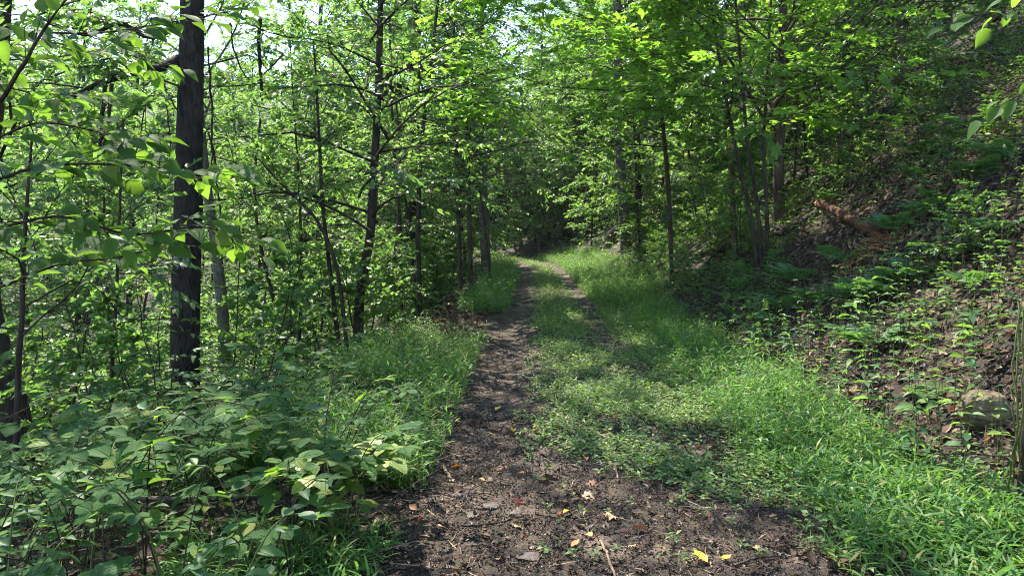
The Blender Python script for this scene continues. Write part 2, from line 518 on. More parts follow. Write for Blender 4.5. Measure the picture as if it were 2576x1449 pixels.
def path_half(y, side):
    return (1.02 + 0.16 * np.sin(y * 1.9 + side) + 0.10 * np.sin(y * 4.3 + 2 * side)) if side < 0 else (1.25 + 0.16 * np.sin(y * 1.5 + side) + 0.1 * np.sin(y * 3.7))

ts = np.linspace(-1, 1, 76)
ys = np.concatenate([np.arange(-3, 1.5, .3), np.arange(1.5, 9, .03), np.arange(9, 20, .08), np.arange(20, 50, .3)])
T, Y = np.meshgrid(ts, ys)
U = np.where(T < 0, T * path_half(Y, -1), T * path_half(Y, 1))
X = U + pc(Y)
edge = np.clip((1 - np.abs(T)) / 0.12, 0, 1)
gn = RNG.normal(size=T.shape)
Z = H(X, Y) + 0.016 * edge - 0.012 + 0.0015 * gn * (np.abs(Y) < 12) + 0.006 * wob(X, Y, 17, .3) * (Y < 14)
V = np.stack([X, Y, Z], -1).reshape(-1, 3)
nx = len(ts); i = (np.arange(len(ys) - 1)[:, None] * nx + np.arange(nx - 1)[None]).ravel()
F = np.concatenate([np.stack([i, i + 1, i + nx + 1], -1), np.stack([i, i + nx + 1, i + nx], -1)])
link('path', mk_mesh('path', V, F, 'dirt', smooth=True), kind='structure',
     label='dark dirt track with a worn rut running into the woods')

# ------------------------------------------------------------------ tree generator
UP = np.array([0, 0, 1.0])

def rotz(v, a):
    c, s = np.cos(a), np.sin(a)
    return np.stack([v[..., 0] * c - v[..., 1] * s, v[..., 0] * s + v[..., 1] * c, v[..., 2]], -1)

def spray(g, start, d0, L, n_sub, n_leaf, r0, lift=0.15, droop=0.25, sub_len=0.42, flat=0.5):
    """a limb with flat sprays of leafy twigs: returns limb (V,F), twig list, leaf arrays"""
    s = np.linspace(0, 1, 7)[:, None]
    side = nrm(np.cross(d0, UP))
    pts = start + d0 * L * s + UP * L * (lift * s - droop * s ** 2) + side * L * 0.09 * np.sin(s * g.uniform(2, 6) + g.uniform(0, 6)) + UP * L * .05 * np.sin(s * g.uniform(4, 9) + g.uniform(0, 6)) * s
    limb = tube(pts, np.linspace(r0, max(r0 * .25, .003), 7), 5)
    t = np.sort(g.uniform(0.15, 1.0, n_sub)); t[-1] = 1.0
    f = t * 6; i = np.minimum(f.astype(int), 5); fr = (f - i)[:, None]
    p0 = pts[i] * (1 - fr) + pts[i + 1] * fr
    tan = nrm(pts[i + 1] - pts[i])
    sgn = np.where(np.arange(n_sub) % 2 == 0, 1, -1)
    sd = nrm(rotz(tan, sgn * g.uniform(.5, 1.15, n_sub)) + UP * g.normal(0, .32, (n_sub, 1)))
    sd[-1] = tan[-1]
    sl = L * sub_len * (1.1 - .55 * t) * g.uniform(.6, 1.3, n_sub)
    p1 = p0 + sd * sl[:, None] * .5 + UP * sl[:, None] * g.normal(0, .04, (n_sub, 1))
    p2 = p0 + sd * sl[:, None] - UP * sl[:, None] * g.uniform(.02, .22, (n_sub, 1))
    twigs = [tube(np.stack([p0[k], p1[k], p2[k]]), [r0 * .22 + .002, r0 * .15 + .0015, .0012], 3, False) for k in range(n_sub)]
    q = (np.arange(n_leaf) + .6) / n_leaf
    w = q[None, :, None]
    lp = (p0[:, None] * (1 - w) ** 2 + 2 * p1[:, None] * w * (1 - w) + p2[:, None] * w ** 2)
    sg = np.where(np.arange(n_leaf) % 2 == 0, 1, -1)[None, :] * g.uniform(.5, 1.2, (n_sub, n_leaf))
    sg[:, -1] *= .15
    ld = rotz(np.broadcast_to(sd[:, None], lp.shape), sg)
    ld = nrm(ld + g.normal(0, .15, lp.shape) - UP * g.uniform(0, .35, lp.shape[:2])[..., None])
    ln = nrm(UP + g.normal(0, flat, lp.shape))
    return limb, twigs, lp.reshape(-1, 3), ld.reshape(-1, 3), ln.reshape(-1, 3)

def gen_tree(g, tp, tr, h0, h1, n_limb, L0, L1, n_sub, n_leaf, size, tpl, leafm, barkm, lift=.15, droop=.25, nseg=9, az0=None, az_spread=None, flat=.5, limb_scale=.42, sub_len=.42, elr=(-.1, .8)):
    """trunk polyline tp with radii tr; limbs between trunk fractions h0..h1, length L0 (low) to L1 (top)"""
    k = 5 * len(tp)
    pts = smooth_path(tp, k)
    rad = np.interp(np.linspace(0, 1, k), np.linspace(0, 1, len(tr)), tr)
    trunk = tube(pts, rad, nseg)
    limbs, twigs, lp, ld, ln = [], [], [], [], []
    az = g.uniform(0, 6.28)
    for q in range(n_limb):
        t = h0 + (h1 - h0) * ((q + g.uniform(0, .8)) / n_limb)
        f = t * (k - 1); i = int(min(f, k - 2)); p = pts[i] + (pts[i + 1] - pts[i]) * (f - i)
        az += 2.4 + g.normal(0, .3)
        a = az if az0 is None else az0 + g.uniform(-az_spread, az_spread)
        tt = (t - h0) / max(h1 - h0, 1e-6)
        el = g.uniform(*elr) + .4 * tt ** 2
        el = min(el, 1.25); d0 = np.array([math.sin(a) * math.cos(el), math.cos(a) * math.cos(el), math.sin(el)])
        L = (L0 + (L1 - L0) * tt) * g.uniform(.7, 1.25)
        r0 = max(min(rad[i] * limb_scale, .006 + L * .007), .004)
        lb, tw, a1, a2, a3 = spray(g, p, d0, L, n_sub, n_leaf, r0, lift, droop, sub_len, flat)
        limbs.append(lb); twigs += tw; lp.append(a1); ld.append(a2); ln.append(a3)
    lp, ld, ln = map(np.concatenate, (lp, ld, ln))
    sz = size * np.clip(g.normal(1, .22, len(lp)), .45, 1.6)
    return trunk, limbs, twigs, (lp, ld, ln, sz)

def crown_mesh(name, twigs, leaves, tpl, leafm, barkm):
    tv, tf = cat(twigs)
    lv, lf = place(tpl, *leaves)
    return mk_mesh(name, np.concatenate([tv, lv]), np.concatenate([tf, lf + len(tv)]), [barkm, leafm],
                   np.concatenate([np.zeros(len(tf)), np.ones(len(lf))]))

def build_tree(name, loc, label, cat_, group, gen, barkm, leafm, tpl, split_limbs=False):
    trunk, limbs, twigs, leaves = gen
    o = thing(name, loc, label, cat_, group)
    if split_limbs:
        link('trunk', mk_mesh('trunk', *trunk, barkm, smooth=True), o)
        for lb in limbs:
            link('limb', mk_mesh('limb', *lb, barkm, smooth=True), o)
    else:
        link('trunk', mk_mesh('trunk', *cat([trunk] + limbs), barkm, smooth=True), o)
    link('crown', crown_mesh('crown', twigs, leaves, tpl, leafm, 'twig'), o, kind='stuff')
    return o

T2 = tpl_fold(.52)
T8 = tpl_leaf(.52, 2)
T8w = tpl_leaf(.66, 2, .12, .2)
T4 = tpl_leaf(.50, 1, .12, .16)
T4w = tpl_leaf(.64, 1, .12, .18)
TM = tpl_maple()

# ------------------------------------------------------------------ hero trees (pixel polylines turned into world points)
def pix_trunk(pts, d, base_drop=0.25):
    """points given at the depth d of the trunk; returns local polyline and its base on the ground"""
    w = np.array([P(x, y, d + (q[0] if q else 0)) for x, y, *q in pts])
    b = w[0].copy(); gz = float(H(b[0], b[1]))
    b[2] = gz
    w[0, 2] = gz - base_drop
    return w - b, b

g = np.random.default_rng(3)
# big dark trunk
tp, base = pix_trunk([(468, 1060), (466, 940), (466, 800), (471, 600), (478, 300), (484, 0), (488, -500), (492, -1100), (500, -1900)], 9.0)
k = 150; n = 56
pts = smooth_path(tp, k)
rad = np.interp(np.linspace(0, 1, k), [0, .04, .1, .4, .7, 1], [.24, .195, .168, .165, .13, .05])
th = np.linspace(0, 2 * np.pi, n, endpoint=False)
Vt, Ft = tube(pts, rad, n)
Vr = Vt[:-1].reshape(k, n, 3); cc = pts[:, None]
hh = pts[:, 2][:, None]
fur = (np.abs(np.sin(th[None] * 9 + 1.2 * np.sin(hh * 2.1) + .6 * np.sin(hh * 7.3 + th[None] * 3))) ** .6 - .6) * .055 + g.normal(0, .012, (k, n))
bulge = .10 * np.exp(-((hh - 2.75) / .12) ** 2) * (np.cos(th[None] - .3) > .2)
Vr[:] = cc + (Vr - cc) * (1 + fur + bulge)[..., None]
g2 = np.random.default_rng(5)
o = thing('oak_tree', base, 'thick black-barked tree trunk rising beside the valley edge, tallest dark trunk', 'tree')
link('trunk', mk_mesh('trunk', Vt, Ft, 'bark_black', smooth=True), o)
c0 = P(469, 656, 9.0) - base
m_ = 90
aa = g2.uniform(0, 6.283, m_); rr_ = g2.normal(1, .16, m_)
lx = .085 * np.cos(aa) * rr_; lz = .065 * np.sin(aa) * rr_
lpos = np.stack([c0[0] + lx, c0[1] - np.sqrt(np.clip(.178 ** 2 - lx ** 2, 0, 1)), c0[2] + lz], -1)
lnor = np.stack([lx / .17, -np.ones(m_), np.zeros(m_)], -1) + g2.normal(0, .15, (m_, 3))
link('lichen_patch', mk_mesh('lichen_patch', *place(T4w, lpos, np.cross(lnor, g2.normal(size=(m_, 3))), lnor, g2.uniform(.018, .04, m_)), 'lichen'), o, label='pale ring of lichen on the black bark')
lbp = smooth_path(np.array([P(450, 150, 9.0), P(400, 172, 8.7), P(350, 180, 8.4), P(300, 192, 8.2), P(240, 215, 8.0), P(165, 255, 7.8), P(135, 290, 7.6)]) - base, 18)
link('limb', mk_mesh('limb', *tube(lbp, np.linspace(.06, .022, 18) * (1 + .15 * g.normal(size=18)), 8), 'bark_black', smooth=True), o)
lbp2 = smooth_path(np.array([P(450, 60, 9.0), P(380, 95, 8.8), P(300, 60, 8.6), P(220, 90, 8.4), P(120, 60, 8.2)]) - base, 14)
link('limb', mk_mesh('limb', *tube(lbp2, np.linspace(.045, .012, 14), 7), 'bark_black', smooth=True), o)
twg, A = [], [[], [], []]
for lb in (lbp, lbp2):
    for j in range(4, len(lb), 2):
        a = g2.uniform(0, 6.28)
        l_, t_, a1, a2, a3 = spray(g2, lb[j], np.array([math.sin(a), math.cos(a), .1]), g2.uniform(.6, 1.1), 7, 9, .012, .1, .35)
        twg += [l_] + t_
        A[0].append(a1); A[1].append(a2); A[2].append(a3)
for q in range(28):
    hz = g2.uniform(3.9, 11.5)
    i = int(np.argmin(np.abs(pts[:, 2] - hz)))
    a = g2.uniform(0, 6.28)
    l_, t_, a1, a2, a3 = spray(g2, pts[i], nrm(np.array([math.sin(a), math.cos(a), .35])), g2.uniform(1.6, 3.2), 12, 13, .016, .1, .2)
    twg += [l_] + t_
    A[0].append(a1); A[1].append(a2); A[2].append(a3)
A = [np.concatenate(a) for a in A]
link('crown', crown_mesh('crown', twg, (*A, .10 * np.clip(g2.normal(1, .2, len(A[0])), .5, 1.5)), T8, 'leaf_canopy', 'bark_black'), o, kind='stuff')

def hero(name, pts, d, rr, label, h0, h1, nl, L0, L1, ns, nlf, size, leafm, barkm, seed, tpl=T8, cat_='tree', group=None, **kw):
    gg = np.random.default_rng(seed)
    tp, b = pix_trunk(pts, d)
    gen = gen_tree(gg, tp, rr, h0, h1, nl, L0, L1, ns, nlf, size, tpl, leafm, barkm, **kw)
    return build_tree(name, b, label, cat_, group, gen, barkm, leafm, tpl if d < 12 else T4, split_limbs=True)

hero('beech_tree', [(572, 960), (558, 760), (540, 600), (515, 430), (500, 250), (490, 0), (480, -500), (470, -1000)], 13, [.12, .09, .085, .06, .03],
     'thin grey trunk standing just behind the thick black-barked trunk', .40, 1, 24, 2.6, 1.5, 12, 12, .11, 'leaf_canopy', 'bark_grey', 21)
hero('slender_tree', [(900, 872), (905, 740), (930, 600), (938, 480), (948, 300), (955, 100), (958, -100), (962, -450), (970, -800)], 10.5, [.085, .068, .06, .05, .035, .015],
     'slender dark leaning tree at the left verge of the track', .26, 1, 38, 2.7, 1.4, 12, 13, .105, 'leaf_under', 'bark_dark', 22)
hero('thin_sapling', [(862, 852), (830, 680), (812, 520), (803, 350), (795, 200), (788, 100)], 10.2, [.035, .028, .02, .012],
     'thin bare-stemmed sapling curving beside the slender leaning tree', .3, 1, 10, 1.2, .7, 7, 8, .09, 'leaf_under', 'bark_dark', 23, cat_='sapling')
hero('forked_sapling', [(880, 862), (850, 690), (800, 560), (740, 495), (690, 445), (650, 400)], 9.6, [.03, .024, .018, .008],
     'thin sapling arching far to the side across the valley view', .35, 1, 8, 1.0, .6, 7, 8, .09, 'leaf_under', 'bark_dark', 24, cat_='sapling')
hero('roadside_sapling', [(1160, 672), (1152, 500), (1147, 350), (1143, 170), (1140, -50)], 19, [.06, .055, .045, .03],
     'straight slim sapling, left one of the pair by the bright bend', .20, 1, 30, 2.3, 1.4, 11, 11, .13, 'leaf_under', 'bark_brown', 25, cat_='sapling')
hero('roadside_sapling', [(1186, 668), (1178, 450), (1172, 300), (1165, 150), (1160, -60)], 18.5, [.062, .058, .05, .03],
     'straight slim sapling, right one of the pair by the bright bend', .20, 1, 30, 2.3, 1.4, 11, 11, .13, 'leaf_under', 'bark_brown', 26, cat_='sapling')
hero('leaning_sapling', [(1238, 655), (1216, 540), (1200, 430), (1180, 330)], 21, [.045, .04, .03, .015],
     'thin leaning sapling between the slim pair and the far grey trunk', .35, 1, 8, 1.2, .8, 7, 8, .11, 'leaf_under', 'bark_brown', 27, cat_='sapling')
hero('grey_tree', [(1224, 650), (1216, 500), (1213, 350), (1210, 200), (1208, -100), (1206, -400)], 27, [.20, .17, .16, .14, .08],
     'far grey tree trunk at the left of the bend', .25, 1, 30, 4.0, 2.4, 12, 13, .16, 'leaf_canopy', 'bark_grey', 28)
hero('lichen_tree', [(1577, 632), (1568, 520), (1560, 400), (1557, 200), (1553, 50), (1550, -150), (1548, -350)], float(hit(1577, 632)[1]), [.215, .185, .18, .165, .13, .06],
     'straight lichen-spotted grey trunk on the bank at the right of the track', .28, 1, 36, 4.0, 2.4, 12, 13, .16, 'leaf_canopy', 'bark_grey', 29)
hero('shaggy_tree', [(1962, 620), (1958, 450), (1963, 300), (1968, 100), (1972, -400), (1975, -1150)], 14, [.12, .10, .095, .09, .05],
     'rough shaggy-barked trunk behind the maple sapling stems on the hillside', .34, 1, 40, 3.8, 2.2, 12, 12, .14, 'leaf_dark', 'bark_brown', 30)
hero('hillside_tree', [(2266, 260), (2263, 120), (2261, 0), (2258, -350), (2255, -900)], 16, [.16, .14, .135, .11, .06],
     'smooth grey-brown trunk high on the hillside near the top edge', .3, 1, 34, 3.4, 2.2, 12, 12, .14, 'leaf_dark', 'bark_brown', 31)
hero('hillside_tree', [(2130, 400), (2128, 250), (2130, 100), (2134, -300), (2136, -900)], 17, [.11, .10, .09, .07, .04],
     'thin dark trunk on the hillside beside the smooth grey-brown trunk', .3, 1, 34, 3.2, 2.0, 12, 12, .14, 'leaf_dark', 'bark_dark', 32)
hero('old_tree', [(40, 1120), (5, 960), (-25, 800), (-40, 600), (-30, 420), (-10, 280), (10, 60), (30, -400)], 9.5, [.36, .19, .12, .10, .09, .06],
     'gnarled old trunk at the left edge of the picture', .30, 1, 22, 2.2, 1.8, 11, 12, .105, 'leaf_canopy', 'bark_dark', 33)
for j, (pp, d, lab) in enumerate([
    ([(276, 1110), (283, 900), (292, 760), (300, 560), (310, 300)], 7.5, 'thin dark sapling stem standing between the old trunk and the black trunk'),
    ([(36, 1130), (46, 950), (55, 800), (62, 600), (80, 350)], 5.2, 'thin dark stem crossing in front of the gnarled old trunk'),
    ([(720, 960), (700, 800), (660, 640), (640, 480), (655, 300)], 14, 'thin dark sapling in the valley between the black trunk and the slender tree'),
    ([(1010, 720), (1005, 560), (995, 420), (985, 250), (980, 60)], 16, 'thin sapling behind the slender leaning tree')]):
    hero('understory_sapling', pp, d, [.022, .02, .016, .008] if d < 10 else [.05, .04, .03, .02], lab, .35, 1, 9, 1.2, .7, 8, 9, .09, 'leaf_under', 'bark_dark', 40 + j, cat_='sapling')

# ---- the maple saplings on the right: individual maple leaves
maple_meshes = [mk_mesh('maple_leaf', *tpl_maple(.12, s), 'leaf_maple') for s in range(4)]
def maple(pts, d, rr, label, seed, n_limb, L0, L1, ns, nlf, size, az0, azs, n_obj, h0=.3):
    gg = np.random.default_rng(seed)
    tp, b = pix_trunk(pts, d)
    trunk, limbs, twigs, (lp, ld, ln, sz) = gen_tree(gg, tp, rr, h0, 1, n_limb, L0, L1, ns, nlf, size, TM, None, None, az0=az0, az_spread=azs, droop=.2, flat=.25, elr=(-.05, .45))
    o = thing('maple_sapling', b, label, 'sapling', 'maple saplings beside the track')
    link('trunk', mk_mesh('trunk', *trunk, 'bark_dark', smooth=True), o)
    lobs = [link('limb', mk_mesh('limb', *lb, 'bark_dark', smooth=True), o) for lb in limbs]
    wx = lp + b
    px = CX + FPX * wx[:, 0] / wx[:, 1]; py = HY - FPX * (wx[:, 2] - EYE) / wx[:, 1]
    vis = (px > 0) & (px < 2576) & (py > -5) & (py < 1449)
    order = np.argsort(np.where(vis, -sz / wx[:, 1], 1))
    pick = order[:min(n_obj, int(vis.sum()))]
    for q in pick:
        c = link('leaf', maple_meshes[q % 4], lobs[q // (ns * nlf)])
        c.matrix_local = mat4(lp[q], ld[q], ln[q], sz[q])
    rest = np.setdiff1d(np.arange(len(lp)), pick)
    link('crown', crown_mesh('crown', twigs, (lp[rest], ld[rest], ln[rest], sz[rest]), TM, 'leaf_maple', 'twig'), o, kind='stuff')

maple([(1912, 655), (1889, 545), (1849, 365), (1815, 180), (1790, 20), (1770, -150)], 12, [.036, .03, .024, .013], 'maple sapling leaning over the track, leftmost of three stems on the bank', 51, 20, 2.4, 1.6, 9, 9, .15, -1.4, 1.3, 220, .42)
maple([(1918, 655), (1906, 525), (1881, 360), (1866, 190), (1850, 0), (1840, -150)], 12, [.036, .03, .024, .013], 'maple sapling, middle one of three stems on the bank', 52, 16, 2.3, 1.6, 9, 9, .15, -2.2, 1.6, 160, .45)
maple([(1930, 650), (1929, 530), (1921, 360), (1929, 225), (1939, 0), (1945, -150)], 12, [.036, .03, .024, .013], 'maple sapling, rightmost of three stems on the bank', 53, 16, 2.1, 1.4, 9, 9, .15, 1.8, 1.9, 120, .40)

maple([(1692, 660), (1684, 520), (1668, 320), (1640, 120), (1610, -100), (1600, -220)], 15, [.05, .045, .035, .02], 'maple sapling arching over the track in front of the lichen-spotted trunk', 54, 24, 2.9, 2.0, 10, 10, .16, -1.5, 1.5, 200, .34)
maple([(1058, 742), (1052, 560), (1062, 350), (1085, 150), (1110, -80), (1120, -220)], 13.2, [.045, .04, .03, .016], 'maple sapling on the left verge reaching over the track', 55, 20, 2.4, 1.7, 10, 10, .15, 1.4, 1.7, 160, .42)

# ------------------------------------------------------------------ prototypes for the repeated trees and shrubs
def straight(g, h, bend=.25):
    z = np.linspace(-.2, h, 7)
    return np.stack([bend * np.sin(z / h * g.uniform(1, 4) + g.uniform(0, 6)) - 0, bend * np.cos(z / h * g.uniform(1, 4) + g.uniform(0, 6)), z], -1) - np.array([0, 0, 0])

def proto(kind, seed, leafm):
    g = np.random.default_rng(seed)
    if kind == 'under':
        h = g.uniform(5.0, 7.0)
        return gen_tree(g, straight(g, h, g.uniform(.2, .7)), [.042, .03, .01], g.uniform(.08, .3), 1, int(g.integers(26, 36)), g.uniform(1.6, 2.3), .8, 12, 14, g.uniform(.085, .15), T8, leafm, None)
    if kind == 'canopy':
        h = g.uniform(15, 19)
        return gen_tree(g, straight(g, h, .5), [.17, .14, .10, .04], .36, 1, 48, 4.2, 2.0, 15, 15, .19, T2, leafm, None, nseg=10, limb_scale=.3)
    if kind == 'shrub':
        h = g.uniform(1.3, 1.9)
        return gen_tree(g, straight(g, h, .15), [.016, .012, .005], .10, 1, 18, .95, .5, 7, 8, .10, T8w, leafm, None, nseg=5)

def make_protos(kind, seeds, leafm, barkm, tpl):
    res = []
    for s in seeds:
        trunk, limbs, twigs, leaves = proto(kind, s, leafm)
        res.append((mk_mesh('trunk', *cat([trunk] + limbs), barkm, smooth=True), crown_mesh('crown', twigs, leaves, tpl, leafm, 'twig')))
    return res

PU = make_protos('under', range(100, 103), 'leaf_under', 'bark_dark', T4) + make_protos('under', range(103, 106), 'leaf_cool', 'bark_dark', T4w) + make_protos('under', range(106, 108), 'leaf_canopy', 'bark_brown', T4)
PUD = make_protos('under', range(110, 112), 'leaf_dark', 'bark_dark', T4) + make_protos('under', range(112, 114), 'leaf_cool', 'bark_dark', T4w)
PC = make_protos('canopy', range(120, 124), 'leaf_canopy', 'bark_dark', T2)
PS = make_protos('shrub', range(130, 134), 'leaf_under', 'twig', T8w)
PSD = make_protos('shrub', range(134, 137), 'leaf_dark', 'twig', T8w)

def where(x, y):
    px = CX + FPX * x / y
    for lim, t in ((150, 'at the left edge'), (430, 'left of the black trunk'), (680, 'just right of the black trunk'), (950, 'around the slender tree'), (1240, 'left of the far grey trunk'),
                   (1540, 'above the bend'), (1800, 'by the lichen-spotted trunk'), (2060, 'behind the maple stems'), (2330, 'above the broken log'), (9999, 'toward the right edge')):
        if px < lim: break
    return t + (', near' if y < 13 else ', farther' if y < 26 else ', far back')

def put(protos, name, x, y, sc, label, cat_, group, g, sink=0.0):
    a = protos[g.integers(len(protos))]
    o = thing(name, (x, y, float(H(x, y)) - sink), ('tiny ' if sc < .33 else 'small ' if sc < .7 else 'larger ' if sc > .95 else '') + label + ' ' + where(x, y), cat_, group)
    o.rotation_euler = (0, 0, g.uniform(0, 6.28)); o.scale = (sc, sc, sc * g.uniform(.9, 1.15))
    link('trunk', a[0], o); link('crown', a[1], o, kind='stuff')
    return o

g = np.random.default_rng(77)
placed = []
def free(x, y, r):
    for a, b, c in placed:
        if (a - x) ** 2 + (b - y) ** 2 < (r + c) ** 2 * .25:
            return False
    placed.append((x, y, r)); return True

# understory in the valley on the left
n = 0
for _ in range(4000):
    if n >= 56: break
    y = 11 + 42 * g.random(); u = -g.uniform(3.6, 34)
    x = float(pc(y)) + u
    if x / y < -1.15 or x / y > -.10: continue
    if y < 17 and x / y > -.62 and x / y < -.27: continue
    if not free(x, y, 2.2): continue
    put(PU, 'understory_tree', x, y, g.uniform(.7, 1.1) * (1 if y < 22 else 1.55), 'slim leafy thicket tree', 'tree', 'young trees of the valley thicket', g)
    n += 1
# woods on both sides beyond the bend and on the hill in the middle
n = 0
for _ in range(4000):
    if n >= 62: break
    y = g.uniform(24, 62); x = g.uniform(-9, 17)
    u = x - float(pc(y))
    if -1.8 < u < 3.2: continue
    if y < 40 and -1.8 < u < 4.5: continue
    if not free(x, y, 1.8): continue
    put(PUD, 'woodland_tree', x, y, g.uniform(.9, 1.5), 'dim leafy woodland tree', 'tree', 'young trees behind the bend', g)
    n += 1
# hillside understory on the right
n = 0
for _ in range(4000):
    if n >= 18: break
    y = g.uniform(13, 34); u = g.uniform(5.0, 22)
    x = float(pc(y)) + u
    if x / y > .75: continue
    if x / y < .30 and y < 20: continue
    if x / y > .43 or y < 15: continue
    if not free(x, y, 2.4): continue
    put(PUD, 'hillside_sapling', x, y, g.uniform(.55, .9), 'dark leafy hillside tree', 'tree', 'young trees on the hillside', g)
    n += 1
for x, y, sc in [(-2.3, 13.6, .8), (-1.9, 16.6, .9), (-2.8, 19.4, 1.0), (-3.6, 12.2, .75), (-3.0, 27, 1.1), (-2.5, 34, 1.3)]:
    placed.append((x, y, 2)); put(PU, 'verge_tree', x, y, sc, 'leafy left verge tree', 'tree', 'young trees along the left verge', g)
for x, y, sc in [(4.2, 23, 1.0), (5.2, 18, .85), (4.4, 28.5, 1.1), (6.6, 15.5, .8), (7.5, 19, .9), (3.9, 33, 1.1), (8.4, 25, 1.1), (2.6, 39, 1.2), (4.5, 40, 1.3), (1.0, 42, 1.3), (-.6, 44, 1.3)]:
    placed.append((x, y, 2)); put(PUD, 'bank_tree', x, y, sc, 'dark leafy right verge tree', 'tree', 'young trees along the right verge', g)
for x, y, sc in [(5.9, 12.6, .3), (4.3, 13.0, .3), (4.0, 15.0, .36), (7.4, 12.8, .28)]:
    placed.append((x, y, 1)); put(PU, 'spicebush', x, y, sc, 'yellow-green tiered hillside bush', 'bush', 'yellow-green bushes on the hillside', g)
# tall canopy trees
spots = [(-3.9, 22), (-5.0, 31), (4.6, 26), (8, 21), (10.5, 28), (5.5, 34), (6, 47), (-3, 46), (11, 38),
         (13, 18), (15, 25), (3, 58), (9, 56), (-5, 57), (15, 45), (16, 34), (10.5, 11.5), (-10.5, 13), (-14.5, 18), (-24, 50), (-14, 58), (-11, 36), (-17, 42), (-23, 37), (-29, 44), (-8.5, 44), (-20, 56), (-33, 56), (-12.5, 48), (-6.5, 37), (-9.5, 34), (-17, 33), (-26, 60), (-38, 62)]
for x, y in spots:
    put(PC, 'canopy_tree', x + g.normal(0, .4), y + g.normal(0, .4), g.uniform(.75, 1.05), 'tall straight forest tree', 'tree', 'tall forest trees around the track', g, .1)

# shrubs
n = 0
for _ in range(6000):
    if n >= 110: break
    y = 6.5 + 26 * g.random() ** 1.4; u = -g.uniform(2.7, 16)
    x = float(pc(y)) + u
    if x / y < -.78: continue
    if y < 9.2 and -.52 < x / y < -.36: continue
    if not free(x + 500, y, .9): continue
    put(PS, 'undergrowth_shrub', x, y, g.uniform(.6, 1.1), 'low leafy valley shrub', 'shrub', 'shrubs on the valley slope', g)
    n += 1
n = 0
for _ in range(6000):
    if n >= 105: break
    y = 7 + 30 * g.random() ** 1.3; u = g.uniform(2.9, 14)
    x = float(pc(y)) + u
    if x / y > .78: continue
    if y < 12 and u < 4: continue
    if .37 < x / y < .55 and 6 < y < 12.5: continue
    if not free(x + 500, y, .75): continue
    put(PSD, 'bank_shrub', x, y, g.uniform(.28, .6) * (1 if y < 16 else 1.5), 'low dark bank shrub', 'shrub', 'shrubs on the bank', g)
    n += 1

# leafy low bushes crowding the foot of the bank
PSH = make_protos('shrub', range(140, 144), 'leaf_herb', 'twig', T8w)
n = 0
for _ in range(6000):
    if n >= 60: break
    y = 7.0 + 17 * g.random() ** 1.2; u = g.uniform(2.35, 5.2)
    x = float(pc(y)) + u
    if x / y > .5: continue
    if .37 < x / y < .55 and y < 12.5: continue
    if not free(x + 900, y, .5): continue
    put(PSH, 'bank_bush', x, y, g.uniform(.22, .42) * (1 if y < 13 else 1.3), 'bright leafy bank-foot bush ' + ('lowest' if u < 3.0 else 'partway up' if u < 3.8 else 'higher up'), 'bush', 'leafy bushes at the foot of the bank', g)
    n += 1

for x, y, sc in [(1.9, 40, .8), (.5, 41.8, .85), (3.2, 39, .8)]:
    put(PU, 'bend_tree', x, y, sc, 'green young tree closing the track', 'tree', 'young trees closing the track', g)
for x, y, sc in [(.2, 40.5, .9), (1.6, 41.5, 1.0), (2.9, 40.0, .9), (3.6, 37.5, .8), (-1.2, 42.5, 1.0), (4.4, 34.5, .8), (2.2, 44, 1.2), (.6, 45, 1.2), (-2.6, 45, 1.2), (3.9, 42, 1.2), (5.2, 39, 1.1)]:
    put(PSH, 'bend_bush', x, y, sc, 'soft green bush', 'bush', 'bushes behind the bend', g)

# far valley side: a wood that reads as one mass
gf = np.random.default_rng(88)
n = 46000
az = gf.uniform(-1.35, .12, n); r = gf.uniform(70, 300, n)
x = r * np.sin(az); y = r * np.cos(az)
kx = np.floor(x / 6) * 6 + 3; ky = np.floor(y / 6) * 6 + 3
hh = 5 + 5 * np.abs(np.sin(kx * 12.9 + ky * 78.2))
rr = np.hypot(x - kx, y - ky) / 4.3
pos = np.stack([x, y, H(x, y) + hh * np.sqrt(np.clip(1 - rr ** 2, .02, 1)) * gf.uniform(.55, 1.05, n)], -1)
V, F = place(T2, pos, gf.normal(size=(n, 3)), UP + gf.normal(0, .6, (n, 3)), gf.uniform(.9, 1.8, n))
link('far_forest', mk_mesh('far_forest', V, F, 'leaf_canopy'), kind='stuff', category='forest', label='distant wooded hillside seen through gaps in the trees')

# the air: thin haze round the camera and the whole scene
hm, t = newmat('haze')
vol = nd(t, 'ShaderNodeVolumePrincipled')
vol.inputs['Density'].default_value = 0.00035
vol.inputs['Color'].default_value = (.86, .93, 1, 1)
vol.inputs['Anisotropy'].default_value = .3
hout = nd(t, 'ShaderNodeOutputMaterial')
t.links.new(vol.outputs[0], hout.inputs['Volume'])
V = np.array([[x, y, z] for x in (-420, 420) for y in (-70, 420) for z in (-14, 135)], float)
link('haze', mk_mesh('haze', V, np.array([[0, 1, 3, 2], [4, 6, 7, 5], [0, 4, 5, 1], [2, 3, 7, 6], [0, 2, 6, 4], [1, 5, 7, 3]]), hm), kind='stuff', category='haze', label='thin pale haze in the air over the valley')

# ------------------------------------------------------------------ ground layer: grass, herbs, litter
def nz(x, y, f, s):
    """cheap smooth noise 0..1"""
    return .5 + .25 * (np.sin(x * f + s) * np.cos(y * f * 1.13 - s) + np.sin((x + y) * f * 1.7 + 2 * s) * .6 + np.cos((x - .6 * y) * f * 2.9 + s) * .4)

